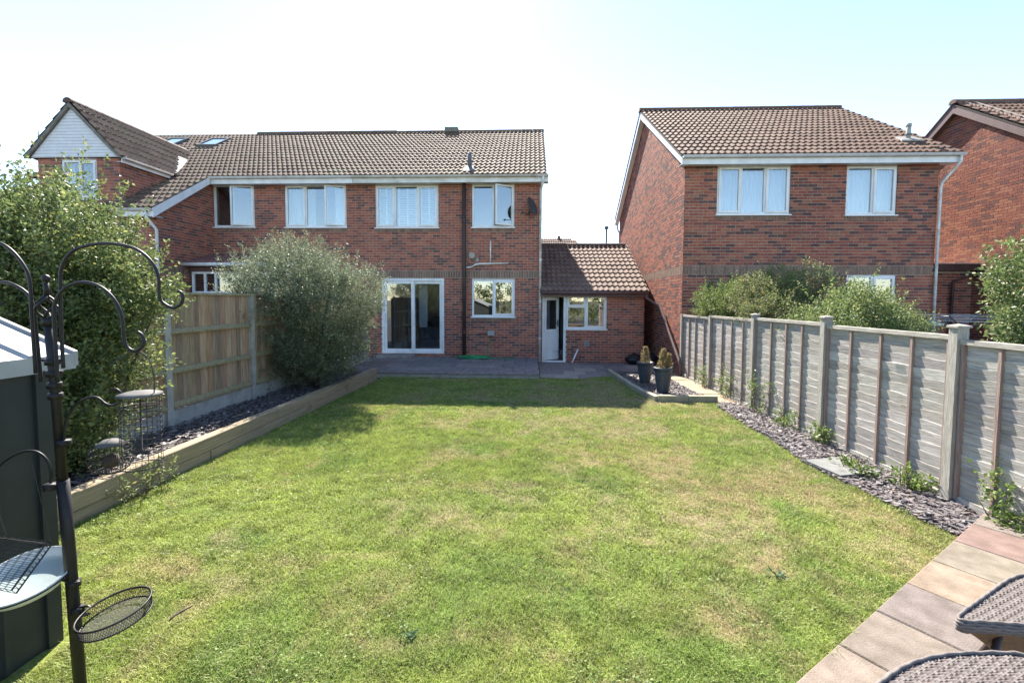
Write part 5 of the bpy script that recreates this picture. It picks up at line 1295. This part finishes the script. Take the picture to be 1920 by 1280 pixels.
mb = MB(); mb.smooth = True; mb.tube([at(160, 1400), at(128, 1010), at(118, 900)], 0.021, 12); mb.tube([at(118, 902), at(101, 700), at(91, 605)], 0.0165, 12); mb.build('pole', M['black_metal'], bs)
mb = MB(); mb.smooth = True; mb.tube([at(91, 610), at(90, 596)], 0.021, 10)
for k in range(4):   # twisted basket finial
    pts = []
    for i in range(17):
        t = i / 16; r = 0.028 * math.sin(math.pi * t); a = k * math.pi / 2 + t * 2.6; c = at(89, 600).lerp(at(87, 553), t)
        pts.append(c + Vector((r * math.cos(a) * 1.25, r * math.sin(a) * 1.25, 0)))
    mb.tube(pts, 0.0052, 6)
mb.tube([at(87, 556), at(86.5, 530)], 0.009, 8); c = at(86, 522)
mb.lathe([(0.001, -0.016), (0.011, -0.011), (0.0155, 0), (0.011, 0.011), (0.001, 0.016)], c, 14); mb.build('finial', M['black_metal'], bs)
arms = [
    [(119, 690), (115, 620), (113, 540), (116, 500), (135, 472), (170, 459), (210, 457), (255, 467), (285, 492), (297, 520), (298, 545), (301, 562), (312, 572), (326, 577), (339, 570), (343, 558), (340, 549), (334, 546)],
    [(108, 715), (104, 640), (101, 590), (106, 560), (125, 538), (155, 529), (185, 536), (210, 556), (226, 585), (231, 615), (233, 638), (240, 652), (252, 658), (264, 653), (270, 641), (266, 628), (258, 622)],
    [(67, 700), (60, 600), (56, 530), (46, 500), (22, 470), (-5, 454), (-40, 452), (-75, 470), (-95, 505)],
    [(77, 715), (68, 620), (61, 568), (45, 545), (15, 530), (-10, 532), (-45, 552), (-62, 590), (-66, 620)],
    [(120, 835), (121, 805), (128, 780), (145, 757), (168, 745), (184, 746), (197, 756), (210, 760), (221, 756), (228, 747), (225, 735), (216, 729), (208, 735)],
    [(95, 905), (96, 885), (88, 862), (72, 848), (52, 845), (30, 852), (8, 866), (-10, 885), (-25, 890)],
]
for k, ar in enumerate(arms):
    dy = (-0.02, -0.035, -0.01, 0.01, 0.0, -0.03)[k]
    mb = MB(); mb.smooth = True; mb.tube(smooth_path([at(x, y, dy) for x, y in ar], 5), 0.0062 if k < 4 else 0.0048, 8); mb.build('hook_arm', M['black_metal'], bs)
for (px, py, w) in ((98, 678, 40), (100, 700, 38), (102, 722, 26), (104, 742, 20), (120, 830, 22), (95, 912, 24), (138, 1093, 22), (146, 1143, 22)):
    p = at(px, py); mb = MB(); mb.smooth = True; s = w / 853 * BY * 0.5
    mb.tube([p + Vector((-s, 0, 0.006)), p + Vector((s, 0, 0.006))], 0.006, 6); mb.tube([p + Vector((0, 0, -0.012)), p + Vector((0, 0, 0.012))], 0.024, 10)
    cl = mb.build('clamp', M['black_metal'], bs)
    mb = MB(); mb.lathe([(0.001, -.008), (.008, -.006), (.008, .006), (.001, .008)], p + Vector((s, -0.004, 0.006)), 8); mb.build('wing_nut', M['black_metal'], cl)
# mesh seed tray
def ring(c, rx, ry, tilt, n=40): return [c + tilt @ Vector((rx * math.cos(2 * math.pi * k / n), ry * math.sin(2 * math.pi * k / n), 0)) for k in range(n)]
tr = thing('mesh_seed_tray', at(214, 1165), 'round black wire mesh seed tray clamped low on the feeder pole', 'feeder tray')
Tl = Matrix.Rotation(rad(-7), 3, 'Y') @ Matrix.Rotation(rad(6), 3, 'X')
ct = at(214, 1140, -0.02); rt = 0.12; dpth = 0.042; dn = Tl @ Vector((0, 0, -dpth))
mb = MB(); mb.smooth = True; mb.tube(ring(ct, rt, rt, Tl), 0.0042, 6, closed=True); mb.tube(ring(ct + dn, rt * 0.97, rt * 0.97, Tl), 0.0035, 6, closed=True); mb.build('rim', M['black_metal'], tr)
mb = MB(); n = 84
for k in range(n):
    for s in (1, -1):
        a0 = 2 * math.pi * k / n; a1 = a0 + s * 2 * math.pi * 2.2 / n; p = ct + Tl @ Vector((rt * math.cos(a0), rt * math.sin(a0), 0)); q = ct + dn + Tl @ Vector((rt * .97 * math.cos(a1), rt * .97 * math.sin(a1), 0))
        mb.tube([p, q], 0.0008, 3, False)
for k in range(-22, 23):
    x = k * rt * .97 / 22.5; h = math.sqrt(max(0, (rt * .97) ** 2 - x * x))
    mb.tube([ct + dn + Tl @ Vector((x, -h, 0)), ct + dn + Tl @ Vector((x, h, 0))], 0.0008, 3, False); mb.tube([ct + dn + Tl @ Vector((-h, x, 0)), ct + dn + Tl @ Vector((h, x, 0))], 0.0008, 3, False)
mb.build('wire_mesh', M['black_metal'], tr, kind='stuff')
mb = MB(); mb.tube([at(138, 1140), at(165, 1135), ct + Tl @ Vector((-rt, 0.02, 0))], 0.004, 6); mb.tube([at(140, 1150), at(168, 1150, -.02), ct + Tl @ Vector((-rt, -0.03, 0))], 0.004, 6); mb.build('bracket', M['black_metal'], tr)
# water dish
wd = thing('water_dish', at(55, 1100), 'pale plastic bird water dish clamped on the pole in front of the shed', 'water dish')
Tw = Vector((0, 0, 1)).rotation_difference(Vector((0.06, -0.27, 1)).normalized()).to_matrix(); cw = at(46, 1078, -0.05)
mb = MB(); mb.smooth = True; R0 = 0.15
mb.lathe([(0.001, -0.055), (R0 * .6, -0.055), (R0 * .85, -0.04), (R0 * .97, -0.01), (R0, 0.002), (R0 * .985, 0.004), (R0 * .95, -0.006), (R0 * .82, -0.034), (R0 * .58, -0.047), (0.001, -0.047)], cw, 36, Tw); mb.build('bowl', M['dish_plastic'], wd)
mb = MB(); mb.lathe([(0.001, -0.03), (R0 * .84, -0.03)], cw, 32, Tw); mb.build('water', glass('dish_water', 0.1), wd)
mb = MB(); mb.tube([Vector(q) + Tw @ Vector((0, 0, -0.004)) for q in ring(cw, R0 * 1.015, R0 * 1.015, Tw, 36)], 0.003, 6, closed=True); mb.tube([cw + Tw @ Vector((R0, 0, -0.004)), at(136, 1095)], 0.004, 6); mb.build('holder_ring', M['black_metal'], wd)
# wire suet basket over the dish
sb = thing('suet_basket', at(40, 1060), 'tilted square wire suet basket hanging above the water dish', 'suet feeder')
A0, B0, C0, D0 = at(-70, 1000, -.1), at(97, 1020, -.08), at(30, 1112, -.2), at(-120, 1080, -.22)
up_ = (B0 - A0).cross(D0 - A0).normalized(); up_ = up_ if up_.z > 0 else -up_
mb = MB()
for layer in (0, 0.028):
    o_ = up_ * layer
    for k in range(13):
        f = k / 12; mb.tube([A0.lerp(B0, f) + o_, D0.lerp(C0, f) + o_], 0.0011, 4, False)
        mb.tube([A0.lerp(D0, f) + o_, B0.lerp(C0, f) + o_], 0.0011, 4, False)
for p, q in ((A0, B0), (B0, C0), (C0, D0), (D0, A0)):
    for k in range(13):
        e = p.lerp(q, k / 12); mb.tube([e, e + up_ * 0.028], 0.0011, 4, False)
mb.build('wire_grid', M['wire'], sb)
mb = MB(); mb.tube([B0, C0], 0.003, 5); mb.tube([B0 + up_ * .028, C0 + up_ * .028], 0.003, 5); mb.tube([A0, B0], 0.0022, 5); mb.build('basket_edge', M['wire'], sb)
mb = MB(); mb.tube([at(-25, 890, -.1), A0.lerp(B0, .5)], 0.0015, 4); mb.tube([at(60, 870, -.05), B0], 0.001, 4); mb.build('hanging_wire', M['wire'], sb)
# caged cylinder feeder hanging from the middle hook
cf = thing('caged_seed_feeder', at(262, 850, -.035), 'tall wire caged seed feeder with round lid hanging from a hook', 'bird feeder')
cc = at(262, 738, -.035); rc = 0.066; hh = 0.275
mb = MB(); mb.smooth = True; mb.lathe([(0.001, 0.010), (rc * .7, 0.008), (rc * 1.1, 0.0), (rc * 1.1, -0.006), (0.001, -0.004)], cc, 28); mb.build('lid', M['galv_lid'], cf)
mb = MB()
for k in range(22):
    a = 2 * math.pi * k / 22; p = cc + Vector((rc * math.cos(a), rc * math.sin(a), -.008)); mb.tube([p, p - Vector((0, 0, hh))], 0.0011, 4, False)
for j in range(13):
    mb.tube(ring(cc - Vector((0, 0, 0.02 + j * hh / 13)), rc, rc, Matrix.Identity(3), 22), 0.0011, 4, closed=True)
mb.tube(ring(cc - Vector((0, 0, hh + .008)), rc, rc, Matrix.Identity(3), 22), 0.0025, 5, closed=True); mb.tube(ring(cc - Vector((0, 0, .05)), rc, rc, Matrix.Identity(3), 22), 0.002, 5, closed=True)
mb.build('cage', M['wire'], cf)
mb = MB(); mb.smooth = True; mb.lathe([(0.001, 0), (.003, 0), (.003, -.2), (.03, -.21), (.001, -.215)], cc - Vector((0, 0, .02)), 14); mb.build('seed_tube', M['wire'], cf)
mb = MB(); mb.tube(smooth_path([at(207, 685, -.035), at(230, 668, -.035), at(252, 659, -.035), at(275, 668, -.035), at(288, 700, -.035), at(289, 740, -.035)], 5), 0.0022, 5); mb.tube([at(229, 672, -.035), at(236, 738, -.035)], 0.0014, 4); mb.build('handle', M['wire'], cf)
# globe feeder
gf = thing('globe_fat_ball_feeder', at(210, 880, 0), 'small round wire globe feeder hanging below the lower arm', 'bird feeder')
gc = at(208, 857, 0); rg_ = 0.074
mb = MB()
for k in range(12):
    a = math.pi * k / 12
    mb.tube([gc + Vector((rg_ * math.sin(t) * math.cos(a), rg_ * math.sin(t) * math.sin(a), rg_ * .9 * math.cos(t))) for t in np.linspace(0, 2 * math.pi, 28)[:-1]], 0.0012, 4, closed=True)
for t in (0.7, 1.1, 1.57, 2.0, 2.4):
    mb.tube(ring(gc + Vector((0, 0, rg_ * .9 * math.cos(t))), rg_ * math.sin(t), rg_ * math.sin(t), Matrix.Identity(3), 24), 0.0012, 4, closed=True)
mb.build('cage', M['wire'], gf)
mb = MB(); mb.smooth = True; mb.lathe([(0.001, .074), (.025, .071), (.048, .054), (.047, .05), (.001, .066)], gc, 20); mb.build('lid', M['galv_lid'], gf)
mb = MB(); mb.smooth = True; mb.lathe([(0.001, -.03), (.022, -.022), (.03, 0), (.022, .022), (.001, .03)], gc - Vector((0, 0, .015)), 14); mb.build('fat_ball', M['seed'], gf)
mb = MB(); mb.tube([at(210, 760), gc + Vector((0, 0, .072))], 0.0012, 4); mb.build('hanging_wire', M['wire'], gf)

# ================================================================== RATTAN SEATS
def rattan_seat(ox, oy, label):
    t = thing('rattan_seat', (ox + 0.55, oy + 0.2, 0.03), label, 'garden seat', 'rattan seats on the terrace')
    zs = 0.44
    # outline: wide straight front edge, tapering to a shorter back, corners rounded
    raw = [(0.0, 0.0), (1.3, 0.0), (1.12, 0.40), (0.66, 0.40)]; rr = [0.06, 0.06, 0.12, 0.16]; outl = []
    for i in range(4):
        p = Vector((*raw[i], 0)); a = Vector((*raw[i - 1], 0)); b = Vector((*raw[(i + 1) % 4], 0))
        da = (a - p).normalized(); db = (b - p).normalized(); r = rr[i] * 1.4
        for k in range(7):
            s = k / 6; outl.append((1 - s) ** 2 * (p + da * r) + 2 * s * (1 - s) * p + s * s * (p + db * r))
    poly = [(v.x, v.y) for v in outl]
    bow = lambda x, y: zs + 0.012 * math.sin(x * 2.8) - 0.05 * ((x - .56) ** 2 < .2) * (0.2 - (x - .56) ** 2) * 2
    W_ = lambda x, y, z: Vector((ox + x, oy + y, z))
    mb = MB(); mb.cur = (0.07, 0.06, 0.056); mb.poly([W_(x, y, bow(x, y) - 0.008) for x, y in poly]); mb.build('seat_pan', M['rattan'], t)
    # woven strands, over and under
    mb = MB(); pitch = 0.0150
    xs = np.arange(0.004, 1.3, pitch); ys = np.arange(0.004, 0.40, pitch)
    XX, YY = np.meshgrid(xs, ys); ok = in_poly(XX.ravel(), YY.ravel(), poly).reshape(XX.shape)
    for j, y in enumerate(ys):
        for i, x in enumerate(xs):
            if not ok[j, i]: continue
            z = bow(x, y); up = 0.0034 if (i // 2 + j) % 2 else -0.0016; sh_ = random.uniform(0.8, 1.18)
            mb.cur = tuple(np.array((0.175, 0.152, 0.142)) * sh_)
            for off in (-0.0035, 0.0035):
                mb.add([W_(x - pitch / 2, y + off - .003, z - up * .3), W_(x, y + off - .003, z + up), W_(x + pitch / 2, y + off - .003, z - up * .3), W_(x + pitch / 2, y + off + .003, z - up * .3 + .0006), W_(x, y + off + .003, z + up + .0006), W_(x - pitch / 2, y + off + .003, z - up * .3 + .0006)], [(0, 1, 4, 5), (1, 2, 3, 4)])
            mb.cur = tuple(np.array((0.15, 0.124, 0.117)) * sh_)
            mb.add([W_(x - .0062, y - pitch / 2, z + up * .3), W_(x + .0062, y - pitch / 2, z + up * .3), W_(x + .0062, y, z - up), W_(x - .0062, y, z - up), W_(x + .0062, y + pitch / 2, z + up * .3), W_(x - .0062, y + pitch / 2, z + up * .3)], [(0, 1, 2, 3), (3, 2, 4, 5)])
    mb.build('weave', M['rattan'], t, kind='stuff')
    # wrapped rim of four strands
    for q, (dz, dr) in enumerate(((0.004, -0.004), (-0.006, 0.006), (-0.017, 0.009), (-0.028, 0.006), (-0.038, 0.0))):
        mb = MB(); mb.cur = tuple(np.array((0.2, 0.174, 0.163)) * random.uniform(.85, 1.1)); cen = Vector((.56, .2, 0)); mb.smooth = True
        pp_ = []
        fine = []
        for a, b in zip(outl, outl[1:] + outl[:1]):
            m = max(1, int((b - a).length / 0.02))
            for k in range(m): fine.append(a.lerp(b, k / m))
        for k, v in enumerate(fine):
            d = (v - cen).normalized(); pp_.append(W_(v.x + d.x * dr, v.y + d.y * dr, bow(v.x, v.y) + dz + 0.0022 * math.sin(k * 1.9 + q * 2)))
        mb.tube(pp_, 0.0068, 6, closed=True); mb.build('rim_strand', M['rattan'], t)
    # tapered woven body below
    mb = MB(); mb.smooth = True; rows = 7; n = len(outl); vs = []
    for r in range(rows):
        f = r / (rows - 1); k = 1 - 0.45 * f ** 0.8
        for v in outl: vs.append(W_(.56 + (v.x - .56) * k, .22 + (v.y - .22) * k, bow(v.x, v.y) - 0.035 - 0.16 * f))
    mb.add(vs, [(r * n + i, r * n + (i + 1) % n, (r + 1) * n + (i + 1) % n, (r + 1) * n + i) for r in range(rows - 1) for i in range(n)] + [tuple(range((rows - 1) * n, rows * n))]); mb.build('woven_body', M['rattan_under'], t)
    for (lx, ly, tx, ty) in ((0.24, 0.05, 0.14, 0.0), (0.32, 0.1, 0.24, 0.2), (0.88, 0.06, 0.98, 0.0), (0.8, 0.3, 0.88, 0.44)):
        mb = MB(); mb.smooth = True; mb.tube([W_(lx, ly, zs - 0.06), W_(tx, ty, 0.034)], 0.014, 8); mb.build('leg', M['leg_metal'], t)
    return t
rattan_seat(1.715, 1.86, 'woven grey rattan seat with dark legs showing, further along the terrace')
rattan_seat(0.79, 1.30, 'woven grey rattan seat filling the bottom corner, closest to the viewer')

# ================================================================== BEHIND THE VIEWER (seen as reflections in the glass)
shrub('garden_hedge', (0.0, -6.0, 0.0), [((-4 + 2 * k, -6.0 - .3 * (k % 2), 1.5 + .25 * (k % 3)), (1.4, 0.9, 1.5)) for k in range(6)], 'leafy hedge behind the viewer, seen only mirrored in the window glass', 'hedge', 420, 40, 0.16, 0.11, PL1, 20, .4, stems=10, aspect=0.6)
